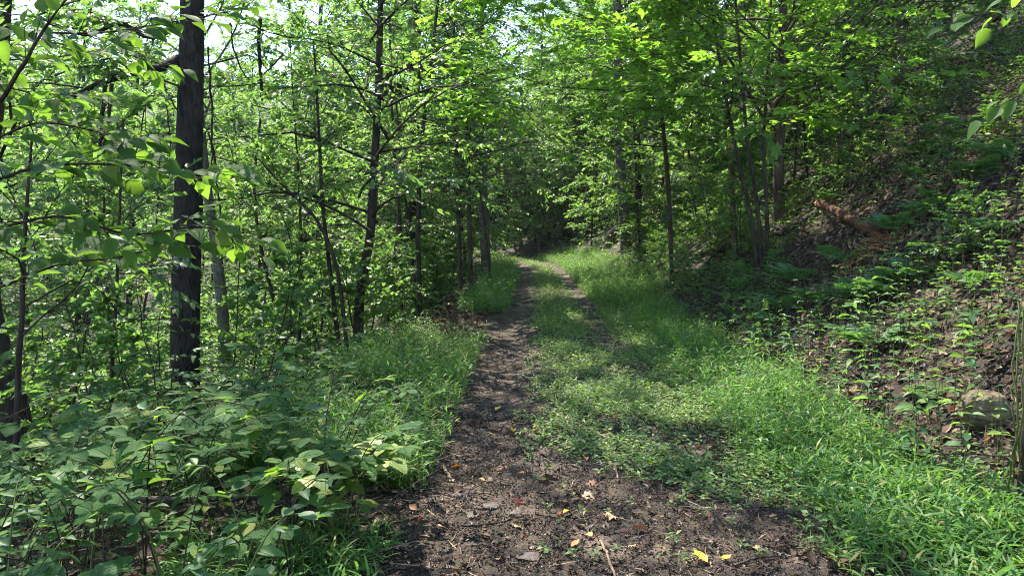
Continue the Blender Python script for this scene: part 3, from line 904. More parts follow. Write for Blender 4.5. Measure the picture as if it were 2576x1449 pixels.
def stiltgrass(g, x, y, h, leaf, nl, spread=.9):
    n = len(x)
    base = np.stack([x, y, H(x, y) - .01], -1)
    a = g.uniform(0, 6.28, n); ln = g.uniform(.1, .55, n)
    lean = np.stack([np.cos(a) * ln, np.sin(a) * ln, np.ones(n)], -1)
    top = base + lean * h[:, None]
    mid = base + lean * np.array([.35, .35, .6]) * h[:, None]
    # stems: a thin three-sided blade
    w = .0016 + .0004 * h
    sv = np.stack([np.sin(a), -np.cos(a), np.zeros(n)], -1) * w[:, None]
    SV = np.stack([base - sv, base + sv, mid - sv, mid + sv, top], 1)
    SF = np.array([[0, 1, 3], [0, 3, 2], [2, 3, 4]])[None] + (np.arange(n) * 5)[:, None, None]
    t = np.linspace(.25, 1, nl)[None, :, None] * np.ones((n, 1, 1))
    lp = base[:, None] * (1 - t) ** 2 + 2 * mid[:, None] * t * (1 - t) + top[:, None] * t ** 2
    b = (a[:, None] + np.arange(nl)[None] * math.pi + g.normal(0, .9, (n, nl)))
    el = g.uniform(.05, .9, (n, nl)); el[:, -1] += .3
    ld = np.stack([np.cos(b) * np.cos(el), np.sin(b) * np.cos(el), np.sin(el)], -1)
    lnn = UP + g.normal(0, .3, ld.shape)
    sz = leaf * g.uniform(.6, 1.3, (n, nl))
    LV, LF = place(tpl_lance(.14, .38), lp.reshape(-1, 3), ld.reshape(-1, 3), lnn.reshape(-1, 3), sz.ravel())
    return cat([(SV.reshape(-1, 3), SF.reshape(-1, 3)), (LV, LF)])

def scatter(g, n, y0, y1, u0, u1, pw=1.6, keep=None):
    y = y0 + (y1 - y0) * g.random(n) ** pw
    u = g.uniform(u0, u1, n); x = pc(y) + u
    if keep is not None:
        k = g.random(n) < keep(u, x, y)
        x, y = x[k], y[k]
    return x, y

gg = np.random.default_rng(200)
# left verge
x, y = scatter(gg, 9000, 4.3, 13, -2.8, -.98, 1.5, lambda u, x, y: np.clip(1.25 - np.abs(u + 1.7) / np.where(u > -1.7, .78, .85), 0, 1) * np.clip((nz(x, y, 1.9, .3) - .15) * 2.2, .15, 1) * np.clip((10.6 - y) / 1.8, 0, 1))
x2, y2 = scatter(gg, 1400, 14, 36, -1.9, -.85, 1.2)
V1 = stiltgrass(gg, x, y, gg.uniform(.10, .36, len(x)) * (.55 + .8 * nz(x, y, 4.1, .2)), .078, 7)
V2 = stiltgrass(gg, x2, y2, gg.uniform(.15, .4, len(x2)), .14, 6)
x4, y4 = scatter(gg, 420, 2.4, 3.6, -1.9, -1.0, 1.0)
V4 = stiltgrass(gg, x4, y4, gg.uniform(.06, .2, len(x4)), .08, 6)
link('grass', mk_mesh('grass', *cat([V1, V2, V4]), 'grass'), kind='stuff', category='grass', label='tall bright green grass along the left verge of the track')
# right verge
x, y = scatter(gg, 9500, 3.4, 17, 1.12, 2.4, 1.6, lambda u, x, y: np.clip(1.3 - np.abs(u - 1.52 - .02 * y) / .46, 0, 1) * np.clip((nz(x, y, 1.7, 1.3) - .1) * 2.4, .25, 1) * np.clip((y - 2.9) / 1.2, .1, 1))
x2, y2 = scatter(gg, 2600, 15, 38, 1.0, 2.6, 1.2)
V1 = stiltgrass(gg, x, y, gg.uniform(.12, .36, len(x)) * np.clip(.45 + (y - 3) * .2, .45, 1) * (.5 + .9 * nz(x, y, 4.3, .8)), .078, 7)
V2 = stiltgrass(gg, x2, y2, gg.uniform(.15, .36, len(x2)), .14, 6)
x3, y3 = scatter(gg, 1500, 2.3, 4.3, .95, 2.3, 1.0, lambda u, x, y: np.clip((u - .95 - .35 * np.clip(y - 3.4, 0, 2)) * 1.6, 0, 1))
V3 = stiltgrass(gg, x3, y3, gg.uniform(.05, .16, len(x3)), .09, 6)
link('grass', mk_mesh('grass', *cat([V1, V2, V3]), 'grass'), kind='stuff', category='grass', label='tall bright green grass along the foot of the right bank')

# low green carpet on the crown of the track and over the right rut
def carpet_keep(u, x, y):
    near = np.clip(1.35 - np.abs(u - .48) / .72, 0, 1)
    mid = np.clip(1.2 - np.abs(u - .17) / .5, 0, 1)
    rt = np.clip(1.15 - np.abs(u - 1.05) / .5, 0, 1) * .8
    bare = np.clip((nz(x, y, 2.3, 2.2) - .2) * 2.6, 0.3, 1)
    rut2 = 1 - .75 * np.exp(-((u - .72) / .2) ** 2) * np.clip((y - 7) / 3, 0, 1)
    start = np.clip((y - 4.1 - .35 * np.sin(x * 3.0)) / .7, .03, 1)
    return np.maximum(near * np.clip((11 - y) / 3, 0, 1), np.maximum(mid, rt) * rut2) * bare * start
x, y = scatter(gg, 21000, 2.6, 14, -.6, 1.6, 1.45, carpet_keep)
n = len(x)
b = np.stack([x, y, H(x, y)], -1)
nl = 5
h = gg.uniform(.01, .10, n)
az = gg.uniform(0, 6.28, (n, 1)) + np.arange(nl)[None] * 2.4
el = gg.uniform(.05, .7, (n, nl))
ld = np.stack([np.cos(az) * np.cos(el), np.sin(az) * np.cos(el), np.sin(el)], -1)
lp = b[:, None] + np.array([0, 0, 1.0]) * (h[:, None] * np.linspace(.4, 1, nl)[None])[..., None]
V1 = place(tpl_leaf(.44, 1, .1, .3), lp.reshape(-1, 3), ld.reshape(-1, 3), UP + gg.normal(0, .35, (n * nl, 3)), gg.uniform(.022, .055, n * nl))
x2, y2 = scatter(gg, 2600, 5.5, 15, -.5, 1.5, 1.2, carpet_keep)
V2 = stiltgrass(gg, x2, y2, gg.uniform(.05, .15, len(x2)), .06, 5)
x3, y3 = scatter(gg, 6000, 12, 44, -.45, 1.4, 1.2, lambda u, x, y: np.clip(1.2 - np.abs(u - .15) / .5, 0, 1) + (u > .98))
V3 = stiltgrass(gg, x3, y3, gg.uniform(.05, .16, len(x3)), .10, 5)
link('weeds', mk_mesh('weeds', *cat([V1, V2, V3]), 'carpet'), kind='stuff', category='weeds', label='low carpet of small green weeds on the middle of the track')

# undergrowth leaves low over the forest floor
def low_cover(g, n, y0, y1, u0, u1, pw, size, hmax, keep=None, tp_=T4):
    x, y = scatter(g, n, y0, y1, u0, u1, pw, keep)
    m = len(x); nl = 4
    z = H(x, y); hh = g.uniform(.02, 1, m) ** 1.5 * hmax
    az = g.uniform(0, 6.28, (m, 1)) + np.arange(nl)[None] * 1.7
    ld = np.stack([np.cos(az), np.sin(az), g.uniform(-.3, .35, (m, nl))], -1)
    lp = np.stack([x, y, z + hh], -1)[:, None] + ld * .012 + UP * g.uniform(-.02, .02, (m, nl, 1))
    sv = np.array([.0015, 0, 0])
    b = np.stack([x, y, z], -1); t = np.stack([x, y, z + hh], -1)
    SV = np.stack([b - sv, b + sv, t], 1).reshape(-1, 3); SF = np.arange(m * 3).reshape(-1, 3)
    sc = size * (1 + y / 30.)
    LV = place(tp_, lp.reshape(-1, 3), ld.reshape(-1, 3), UP + g.normal(0, .3, (m * nl, 3)), (sc[:, None] * g.uniform(.5, 1.3, (m, nl))).ravel())
    return cat([(SV, SF), LV])
vg = [low_cover(gg, 1500, 3.4, 14, 1.0, 2.3, 1.3, .045, .26), low_cover(gg, 700, 4.4, 11, -2.5, -1.0, 1.2, .045, .28)]
link('verge_weeds', mk_mesh('verge_weeds', *cat(vg), 'leaf_herb'), kind='stuff', category='weeds', label='small broad-leaved weeds growing through the verge grass')
parts = [low_cover(gg, 10000, 3.5, 26, 2.4, 14, 1.5, .047, .30, lambda u, x, y: np.clip((nz(x, y, 1.1, .7) - .2) * 2, .12, 1)),
         low_cover(gg, 3600, 6, 15, 3, 11, 1.1, .055, .34, lambda u, x, y: np.where((x / y > .39) & (x / y < .54) & (y > 7.2) & (y < 12), .12, 1.0)),
         low_cover(gg, 7500, 24, 62, 2.2, 34, 1.0, .10, .7)]
link('undergrowth', mk_mesh('undergrowth', *cat(parts), 'leaf_herb'), kind='stuff', category='undergrowth', label='low green plants scattered over the steep bank')
parts = [low_cover(gg, 5200, 3.0, 28, -14, -1.9, 1.4, .055, .35, lambda u, x, y: np.where((u > -3.1) & (y > 9) & (y < 16), .25, 1.0)),
         low_cover(gg, 4300, 22, 60, -40, -1.6, 1.0, .10, .7)]
link('undergrowth', mk_mesh('undergrowth', *cat(parts), 'leaf_under'), kind='stuff', category='undergrowth', label='low green plants covering the slope down to the valley')

# leaf litter
def litter(g, n, y0, y1, u0, u1, pw, size, keep=None):
    x, y = scatter(g, n, y0, y1, u0, u1, pw, keep)
    m = len(x)
    e = .05
    nx_ = np.stack([-(H(x + e, y) - H(x - e, y)) / (2 * e), -(H(x, y + e) - H(x, y - e)) / (2 * e), np.ones(m)], -1)
    p = np.stack([x, y, H(x, y) + g.uniform(.004, .035, m)], -1)
    nn = nrm(nx_) + g.normal(0, .28, (m, 3))
    d = np.cross(nn, g.normal(size=(m, 3)))
    k = m // 6
    sz = size * g.uniform(.5, 1.3, m) * (1 + y / 45.)
    c1 = place(tpl_leaf(.55, 1, .3, -.25), p[k:], d[k:], nn[k:], sz[k:])
    c2 = place(tpl_maple(.4), p[:k], d[:k], nn[:k], sz[:k])
    return cat([c1, c2])
lt = [litter(gg, 9500, 2.8, 11.5, 2.15, 6.8, 1.2, .082), litter(gg, 3500, 4, 16, 4, 12, 1.0, .085), litter(gg, 5000, 8.5, 16, 4, 9.5, 1.0, .08),
      litter(gg, 11000, 2.8, 24, 2.35, 14, 1.5, .085),
      litter(gg, 6500, 7.5, 18, -3.6, -1.25, 1.2, .085, lambda u, x, y: np.clip((y - 7) / 3, 0, 1)),
      litter(gg, 3500, 2.3, 7, -5.5, -1.1, 1.2, .075),
      litter(gg, 900, 2.5, 9, .9, 2.6, 1.2, .075), litter(gg, 1100, 2.4, 9, -1.3, 1.4, 1.3, .034), litter(gg, 260, 2.4, 8, -1.3, 1.4, 1.2, .06)]
link('leaf_litter', mk_mesh('leaf_litter', *cat(lt), 'litter'), kind='stuff', category='leaf litter', label='brown dead leaves lying thick over the forest floor')

# dead twigs tangled over the bank and the left verge
def twigs_on(g, n, y0, y1, u0, u1, pw):
    x, y = scatter(g, n, y0, y1, u0, u1, pw)
    m = len(x)
    a = g.uniform(0, 6.28, m); L_ = g.uniform(.15, .9, m)
    d = np.stack([np.cos(a), np.sin(a), np.zeros(m)], -1)
    x1, y1_ = x + d[:, 0] * L_, y + d[:, 1] * L_
    d[:, 2] = (H(x1, y1_) - H(x, y)) / L_ + np.abs(g.normal(0, .22, m))
    tv = tube([[0, 0, 0], [.03, .3, .01], [-.02, .65, -.01], [.02, 1, 0]], [.006, .005, .004, .002], 3, False)
    return place(tv, np.stack([x, y, H(x, y) + .02], -1), d, UP + g.normal(0, .5, (m, 3)), L_)
link('dead_twigs', mk_mesh('dead_twigs', *cat([twigs_on(gg, 3800, 3, 18, 2.4, 10, 1.4), twigs_on(gg, 700, 6, 17, -4.5, -1.8, 1.2), twigs_on(gg, 500, 2.4, 6, -4.5, -1.3, 1.0)]), 'stick_dark'), kind='stuff', category='twigs', label='thin dead twigs tangled over the leaf litter')

# mulch and small twigs on the track
n = 32000
x, y = scatter(gg, n, 2.3, 12, -1.15, 1.35, 1.8, lambda u, x, y: np.clip((nz(x, y, 3.1, .9) - .1) * 2, .25, 1))
m = len(x)
p = np.stack([x, y, H(x, y) + gg.uniform(.0, .016, m)], -1)
nn = UP + gg.normal(0, .5, (m, 3)); d = np.cross(nn, gg.normal(size=(m, 3)))
c1 = place(tpl_fold(.5, .45, .15), p, d, nn, np.abs(gg.normal(0, .016, m)) + .008)
x, y = scatter(gg, 34000, 2.3, 6.2, -1.15, 1.3, 1.0)
m = len(x)
p = np.stack([x, y, H(x, y) + gg.uniform(.0, .014, m)], -1)
nn = UP + gg.normal(0, .6, (m, 3)); d = np.cross(nn, gg.normal(size=(m, 3)))
c3 = place(tpl_fold(.34, .5, .2), p, d, nn, np.abs(gg.normal(0, .010, m)) + .010)
x, y = scatter(gg, 8000, 2.3, 11, -1.4, 1.6, 1.6)
m = len(x)
p = np.stack([x, y, H(x, y) + .009], -1)
a = gg.uniform(0, 6.28, m)
tv = tube([[0, 0, 0], [.04, .5, .01], [0, 1, 0]], [.02, .018, .010], 3, False)
L_ = gg.uniform(.03, .15, m)
c2 = place(tv, p, np.stack([np.cos(a), np.sin(a), gg.normal(0, .05, m)], -1), np.broadcast_to(UP, (m, 3)), L_)
link('mulch', mk_mesh('mulch', *cat([c1, c2, c3]), 'debris'), kind='stuff', category='mulch', label='dark mulch and broken twigs strewn over the track')

# ------------------------------------------------------------------ hero leaf meshes
def leaf_set(base, mat, w, n=7, **kw):
    res = []
    for q in range(n):
        gq = np.random.default_rng(900 + q)
        V, F = tpl_leaf(w * gq.uniform(.9, 1.1), 8, gq.uniform(.03, .32), gq.uniform(-.05, .55), gq.uniform(.36, .48), .08, gq.uniform(.9, 1.3))
        V[:, 2] += .05 * np.sin(V[:, 1] * gq.uniform(4, 8)) * V[:, 0] * 2
        V[:, 0] += gq.normal(0, .06) * V[:, 1] ** 2
        V, F = cat([(V, F), tube([[0, -.18, -.03], [0, -.08, 0], [0, .02, 0]], .009, 3, False)])
        res.append(mk_mesh(base, V, F, mat, smooth=True))
    return res
LF_NEAR = leaf_set('broad_leaf', 'leaf_near', .68)
LF_HERB = leaf_set('herb_leaf', 'leaf_herb', .50)
LF_PALE = leaf_set('pale_leaf', 'leaf_yellowing', .6)
LF_MIX = leaf_set('oval_leaf', 'leaf_bramble', .66)
TRI = [mk_mesh('bramble_leaf', *tpl_trifoliate(s), 'leaf_bramble', smooth=True) for s in range(4)]
TRI_Y = [mk_mesh('bramble_leaf', *tpl_trifoliate(s + 10), 'leaf_yellowing', smooth=True) for s in range(3)]

def leaf_objs(o, meshes, b, lp, ld, ln, sz):
    for q in range(len(lp)):
        c = link('leaf', meshes[q % len(meshes)], o[q] if isinstance(o, list) else o)
        c.matrix_local = mat4(lp[q] - b, ld[q], ln[q], float(sz[q]))

def bramble(g, b, label, group, n_cane, h, n_leaf, size, meshes, out=None):
    o = thing('bramble', b, label, 'bramble', group)
    LP, LD, OW = [], [], []
    for c in range(n_cane):
        a = g.uniform(0, 6.28) if out is None else out + g.normal(0, .7)
        hh = h * g.uniform(.7, 1.2); r = hh * g.uniform(.5, 1.1)
        dv = np.array([math.cos(a), math.sin(a), 0])
        pts = smooth_path([b - UP * .03, b + dv * r * .25 + UP * hh * .65, b + dv * r * .65 + UP * hh, b + dv * r * 1.1 + UP * hh * .9], 10)
        cane = link('cane', mk_mesh('cane', *tube(pts - b, np.linspace(.004, .0018, 10), 4), 'twig' if g.random() < .6 else 'stem_green', smooth=True), o)
        for k in range(n_leaf):
            t = .28 + .72 * (k + g.uniform(.2, .8)) / n_leaf
            i = int(t * 9 * .999)
            s = a + (1 if k % 2 else -1) * g.uniform(.5, 1.4)
            LP.append(pts[i]); LD.append([math.cos(s), math.sin(s), g.uniform(-.1, .5)]); OW.append(cane)
    LP, LD = np.array(LP), np.array(LD)
    leaf_objs(OW, meshes, b, LP, LD, UP + g.normal(0, .2, LP.shape) + np.array([0, -.12, 0]), size * g.uniform(.7, 1.25, len(LP)))
    return o

g = np.random.default_rng(301)
n = 0
pts_used = []
for _ in range(3000):
    if n >= 84: break
    y = 2.35 + 4.0 * g.random() ** 1.25; x = g.uniform(-4.4, -.8)
    px = CX + FPX * x / y; u = x - float(pc(y))
    if px < -60 or u > -1.22 or px > 900 or (u > -2.3 and y > 4.9): continue
    if any((x - a) ** 2 + (y - c) ** 2 < .06 for a, c in pts_used): continue
    pts_used.append((x, y))
    b = np.array([x, y, float(H(x, y))])
    bramble(g, b, 'green bramble, lower left, ' + ('nearest the bottom edge, ' if y < 3.3 else 'in the middle rows, ' if y < 4.7 else 'in the back row, ') + ('at the far left' if px < 220 else 'left of centre' if px < 450 else 'towards the track' if px > 660 else 'below the black trunk'), 'brambles of the lower left thicket', 3, g.uniform(.35, .65), *((5, g.uniform(.115, .175), TRI) if n % 5 < 3 else (8, g.uniform(.075, .11), LF_MIX) if n % 5 == 3 else (9, g.uniform(.06, .09), LF_HERB)))
    n += 1
b = hit(800, 1330)
bramble(g, b, 'yellowing bramble with pale mottled leaves at the edge of the track', None, 4, .42, 5, .2, TRI_Y, out=.6)
b = hit(230, 1370)
bramble(g, b, 'tall bramble with one pale leaf cluster in the lower left thicket', None, 3, .75, 4, .26, TRI_Y[:1] + TRI)

# broad-leaved saplings reaching in from outside the frame
def side_sapling(g, base_xy, stem, limbs, label, size, per, meshes=LF_NEAR):
    b = np.array([base_xy[0], base_xy[1], float(H(*base_xy))])
    o = thing('broadleaf_sapling', b, label, 'sapling')
    st = smooth_path(np.array([b - UP * .1] + [np.array(q) for q in stem]) - b, 16)
    link('trunk', mk_mesh('trunk', *tube(st, np.linspace(.028, .012, 16), 7), 'bark_dark', smooth=True), o)
    for pts, r0, n_leaf in limbs:
        w = np.array([P(*q) for q in pts])
        first = st[int(np.argmin(np.linalg.norm(st + b - w[0], axis=1)))] + b
        path = smooth_path(np.concatenate([first[None], w]), 24)
        limb = link('limb', mk_mesh('limb', *tube(path - b, np.linspace(r0, .002, 24), 5), 'bark_dark', smooth=True), o)
        LP, LD = [], []
        tw = []
        for k in range(n_leaf):
            t = .25 + .75 * (k + g.uniform(.1, .9)) / n_leaf
            i = int(min(t * 23, 22)); f = min(t * 23, 22.99) - i
            p0 = path[i] * (1 - f) + path[i + 1] * f
            tan = nrm(path[i + 1] - path[i])
            d = rotz(tan, (1 if k % 2 else -1) * g.uniform(.5, 1.3)) + UP * g.uniform(-.35, .25)
            d = nrm(d)
            L = g.uniform(.04, .24)
            p1 = p0 + d * L
            tw.append(tube([p0, (p0 + p1) / 2 + UP * .01, p1], [.0022, .0018, .0012], 3, False))
            LP.append(p1); LD.append(d + np.array([0, 0, -.12]))
            if L > .12:
                LP.append(p0 + d * L * .55); LD.append(rotz(d, g.choice([-1, 1]) * .9) - UP * .2)
        tv, tf = cat(tw)
        link('twig', mk_mesh('twig', tv - b, tf, 'twig'), limb)
        LP, LD = np.array(LP), np.array(LD)
        leaf_objs(limb, meshes, b, LP, LD, UP * 1.0 + np.array([0, -.5, 0]) + g.normal(0, .3, LP.shape), size * g.uniform(.6, 1.2, len(LP)))
    return o
g = np.random.default_rng(307)
side_sapling(g, (-2.75, 2.75), [(-2.7, 2.75, .8), (-2.6, 2.75, 1.6), (-2.55, 2.8, 2.4), (-2.5, 2.9, 3.0)], [
    ([(-60, 300, 2.8), (50, 175, 2.7), (95, 100, 2.7), (150, 20, 2.7), (220, -60, 2.8)], .012, 8),
    ([(-80, 470, 2.7), (100, 420, 2.7), (300, 415, 2.8), (480, 440, 2.9), (575, 435, 3.0)], .008, 44),
    ([(-60, 570, 2.8), (150, 545, 2.8), (330, 590, 2.9), (500, 570, 3.0), (600, 600, 3.1)], .008, 44),
    ([(-60, 735, 3.0), (150, 665, 3.0), (300, 648, 3.0), (430, 612, 3.1)], .008, 22),
    ([(-70, 360, 2.9), (100, 310, 2.9), (260, 335, 3.0), (330, 350, 3.0)], .007, 30),
    ([(-70, 60, 3.0), (200, 85, 3.0), (400, 62, 3.1), (580, 30, 3.2)], .007, 44),
    ([(-70, 190, 3.2), (60, 230, 3.2), (180, 240, 3.2)], .006, 24),
    ([(-70, 130, 3.3), (90, 150, 3.4), (260, 130, 3.5), (400, 160, 3.6)], .006, 28)],
    'broad-leaved sapling with large veined leaves reaching in from the left edge', .098, 1)
side_sapling(g, (3.3, 3.6), [(3.35, 3.6, 1.4), (3.3, 3.6, 2.4), (3.2, 3.6, 3.0)], [
    ([(2640, -20, 3.6), (2540, 25, 3.5), (2450, 40, 3.4)], .006, 9),
    ([(2640, 190, 3.5), (2590, 225, 3.4), (2545, 250, 3.3)], .006, 7)],
    'broad-leaved sapling with a few pale leaves reaching in at the top right corner', .095, 1)

# ------------------------------------------------------------------ herbs on stalks and ferns on the right bank
def herb(g, b, h, label, group, pairs=4, size=.075, meshes=LF_HERB):
    o = thing('woodland_herb', b, label, 'plant', group)
    a = g.uniform(0, 6.28); l = g.uniform(.02, .2) * h
    pts = smooth_path([b - UP * .02, b + UP * h * .5 + np.array([math.cos(a), math.sin(a), 0]) * l * .3, b + UP * h + np.array([math.cos(a), math.sin(a), 0]) * l], 7)
    stem = link('stem', mk_mesh('stem', *tube(pts - b, np.linspace(.0035, .0018, 7), 4), 'stem_green' if g.random() < .7 else 'twig', smooth=True), o)
    LP, LD, SZ = [], [], []
    for k in range(pairs):
        t = 1 - .5 * k / pairs; i = int(t * 5.99)
        for s in (0, math.pi):
            aa = a + k * 1.57 + s + g.normal(0, .2)
            LP.append(pts[min(i + 1, 6)] * 1.0 if k == 0 else pts[i]); LD.append([math.cos(aa), math.sin(aa), g.uniform(-.15, .35)]); SZ.append(size * (.7 + .25 * k) * g.uniform(.8, 1.2))
    LP = np.array(LP)
    leaf_objs(stem, meshes, b, LP, np.array(LD), UP + g.normal(0, .25, LP.shape), SZ)
g = np.random.default_rng(401)
used = []
n = 0
for _ in range(4000):
    if n >= 130: break
    y = 3.0 + 5.5 * g.random() ** 1.2; u = g.uniform(2.0, 5.2); x = float(pc(y)) + u
    if x / y > .73 or any((x - a) ** 2 + (y - c) ** 2 < .02 for a, c in used): continue
    used.append((x, y)); hh_ = g.uniform(.28, .75)
    herb(g, np.array([x, y, float(H(x, y))]), hh_, ('tall' if hh_ > .58 else 'short' if hh_ < .42 else 'middling') + ' leafy stalked herb ' + ('below the boulder' if y < 4.2 else 'beside the boulder' if y < 5.6 else 'beyond the boulder') + (' at the grass edge' if u < 2.9 else ' up the bank' if u > 4 else ' on the leaf litter') + (', far right' if x / y > .6 else ''), 'herbs on the right bank', g.integers(3, 6), g.uniform(.045, .08))
    n += 1
for px, py, hgt in ((2330, 1090, .22), (2505, 1130, .2), (2512, 1180, .2)):
    b = hit(px, py)
    herb(g, b, hgt, 'herb with pale yellow leaves ' + {2330: 'left of the boulder', 2505: 'just under the boulder', 2512: 'lowest below the boulder'}[px], None, 1, .12, LF_PALE)

def frond(seed):
    g = np.random.default_rng(seed)
    t = np.linspace(0, 1, 9)
    pts = np.stack([.03 * np.sin(t * 3), t * .95, .35 * t - .45 * t ** 2], -1)
    parts = [tube(pts, np.linspace(.008, .002, 9), 3, False)]
    m = 20
    s = np.linspace(.16, .99, m)
    p = np.stack([.03 * np.sin(s * 3), s * .95, .35 * s - .45 * s ** 2], -1)
    L = .30 * np.sin(np.pi * np.clip(s * .93 + .05, 0, 1)) ** .8 * (1.1 - .5 * s) + .02
    for sd in (-1, 1):
        d = np.stack([sd * np.ones(m), .35 + .3 * s, g.normal(-.05, .08, m)], -1)
        parts.append(place(tpl_leaf(.26, 2, .1, .15, .35), p, d, np.broadcast_to(UP, (m, 3)) + g.normal(0, .12, (m, 3)), L))
    return cat(parts)
FR = [mk_mesh('frond', *frond(s), 'leaf_fern') for s in range(4)]
def fern(g, b, size, nf, label, group):
    o = thing('fern', b, label, 'fern', group)
    a0 = g.uniform(0, 6.28)
    for k in range(nf):
        a = a0 + k * 6.283 / nf + g.normal(0, .2)
        c = link('frond', FR[k % 4], o)
        d = np.array([math.cos(a), math.sin(a), g.uniform(.25, .7)])
        c.matrix_local = mat4(np.zeros(3), d, UP, size * g.uniform(.75, 1.15))
for px, py in [(2440, 300), (2400, 330), (2380, 490), (2330, 520), (2480, 420), (2100, 420), (2085, 480), (2250, 690), (2290, 680), (2200, 720), (2150, 740), (2060, 740), (2180, 850), (2390, 620), (2520, 560), (2010, 690), (1980, 760), (2540, 380), (2300, 420), (2250, 560), (1850, 740), (2120, 640), (2450, 700), (2330, 370)]:
    b = hit(px, py + 25)
    fs = g.uniform(.4, .68)
    fern(g, b, fs, int(g.integers(5, 9)), ('large' if fs > .5 else 'small' if fs < .42 else 'mid-sized') + ' green fern ' + ('left of the broken log' if px < 2060 else 'right of the broken log' if px > 2200 else 'in line with the broken log')
         + (', high up' if py < 400 else ', level with it' if py < 600 else ', below it') + (', far right' if px > 2420 else ''), 'ferns on the right bank')

# ------------------------------------------------------------------ logs, rocks, sticks, fallen leaves
def rock(seed, size, flat=.7, cuts=7, sub=3):
    import bmesh
    g = np.random.default_rng(seed)
    bm = bmesh.new(); bmesh.ops.create_icosphere(bm, subdivisions=sub, radius=1.0)
    bm.verts.ensure_lookup_table()
    V = np.array([v.co[:] for v in bm.verts]); F = np.array([[l.index for l in f.verts] for f in bm.faces]); bm.free()
    for _ in range(cuts):
        d = nrm(g.normal(size=3)); lim = g.uniform(.6, .85)
        k = V @ d
        V = V - np.clip(k - lim, 0, None)[:, None] * d * .9
    V += .035 * np.sin(V[:, [1, 2, 0]] * 6 + g.uniform(0, 6, 3)) + .02 * np.sin(V[:, [2, 0, 1]] * 17 + g.uniform(0, 6, 3)) + g.normal(0, .012, V.shape)
    return V * np.array([1, .8, flat]) * size, F

def put_rock(px, py, size, mat, label, seed, flat=.75, rz=0, sink=.3, name='boulder', cat_='rock', group=None):
    b = hit(px, py)
    V, F = rock(seed, size, flat, 7, 4 if size > .1 else 3)
    V = rotz(V, rz)
    o = link(name, mk_mesh(name, V, F, mat, smooth=False), loc=(b[0], b[1], b[2] + size * flat * (1 - 2 * sink)), label=label, category=cat_)
    if group: o['group'] = group
put_rock(2478, 1075, .18, 'rock', 'rough tan boulder half hidden among stalks at the right edge', 1, .85, .4, .15)
put_rock(2345, 1000, .20, 'rock_moss', 'dark mossy flat rock behind the tan boulder', 2, .45, 0, .25)
for j, (px, py, sz, lab) in enumerate([(1235, 1278, .055, 'mossy flat stone set in the dirt beside a pink leaf'), (1300, 1292, .05, 'pale flat stone in the dirt right of the mossy stone'), (1180, 1302, .045, 'small grey flat stone in the dirt left of the mossy stone'),
        (1330, 1408, .06, 'greenish stone at the bottom edge of the track'), (1262, 1185, .04, 'small pink-grey stone in the sunlit patch of the rut'), (1215, 1172, .035, 'tiny pale stone at the left of the sunlit patch'), (1280, 1195, .03, 'tiny stone at the right of the sunlit patch'), (1150, 1250, .04, 'flat brown stone below the light stick')]):
    put_rock(px, py, sz, 'stone', lab, 10 + j, .35, j, .32, 'stone', 'stone')

def curve_obj(name, pts, r, mat, label, cat_, n=8, k=20, wob_=.0, seed=0, group=None, parent=None):
    g = np.random.default_rng(seed)
    p = smooth_path(pts, k)
    b = p[0].copy()
    p = p + g.normal(0, wob_, p.shape)
    rr = np.interp(np.linspace(0, 1, k), np.linspace(0, 1, len(r)), r) * (1 + g.normal(0, .08, k))
    o = link(name, mk_mesh(name, *tube(p - b, rr, n), mat, smooth=True), loc=b, label=label, category=cat_)
    if group: o['group'] = group
    return o
LE = hit(2204, 594) + UP * .03
d0_ = LE[1] + .62 * (hit(2060, 512)[1] - LE[1])
lg = thing('fallen_log', LE, 'short reddish-brown broken log lying on the hillside litter', 'log')
lb = np.array(lg.location)
p = smooth_path([P(2060, 512, d0_), P(2092, 526, d0_ * .8 + LE[1] * .2), P(2140, 553, (d0_ + LE[1]) / 2), LE], 22)
rr = np.interp(np.linspace(0, 1, 22), [0, .1, .5, 1], [.064, .072, .07, .066]) * (1 + np.random.default_rng(4).normal(0, .04, 22))
link('trunk', mk_mesh('trunk', *tube(p - lb, rr, 14), 'log', smooth=True), lg)
gs = np.random.default_rng(6)
sh = []
for q in range(16):
    a = q / 16 * 6.28
    e = p[0] + .065 * np.array([math.cos(a), 0, math.sin(a)])
    sh.append(tube([e + (p[1] - p[0]) * .6, e + (p[0] - p[1]) * gs.uniform(.1, .8)], [.014, .003], 4))
V, F = cat(sh)
link('splintered_end', mk_mesh('splintered_end', V - lb, F, 'splinter'), lg)
rb = hit(2210, 622)
sh = []
for q in range(150):
    e = rb + np.array([gs.normal(0, .20), gs.normal(0, .18), 0]); e[2] = H(e[0], e[1]) + gs.uniform(0, .05)
    d = nrm(gs.normal(size=3) * np.array([1, 1, .5])) * gs.uniform(.04, .16)
    sh.append(tube([e - d, e + d], [gs.uniform(.004, .014), .002], 4))
V, F = cat(sh)
link('rotten_wood', mk_mesh('rotten_wood', V - rb, F, 'rotten'), loc=rb, kind='stuff', label='heap of orange rotten wood crumbs below the broken log', category='rotten wood')
def on_ground(pts, dz):
    return [hit(a, c) + UP * dz for a, c in pts]
curve_obj('fallen_log', on_ground([(2062, 545), (1985, 590), (1905, 618), (1810, 632), (1745, 655), (1700, 695)], .07), [.085, .075, .06, .045, .03], 'bark_dark', 'long dark fallen trunk running down the bank from the broken log', 'log', 10, 40, .012, 1)
curve_obj('dead_branch', [P(2060, 480, 13), P(2090, 455, 13), P(2130, 440, 13.2), P(2170, 415, 13.4)], [.05, .045, .03], 'bark_black', 'black crooked dead branch on the hillside above the broken log', 'branch', 8, 18, .01, 2)
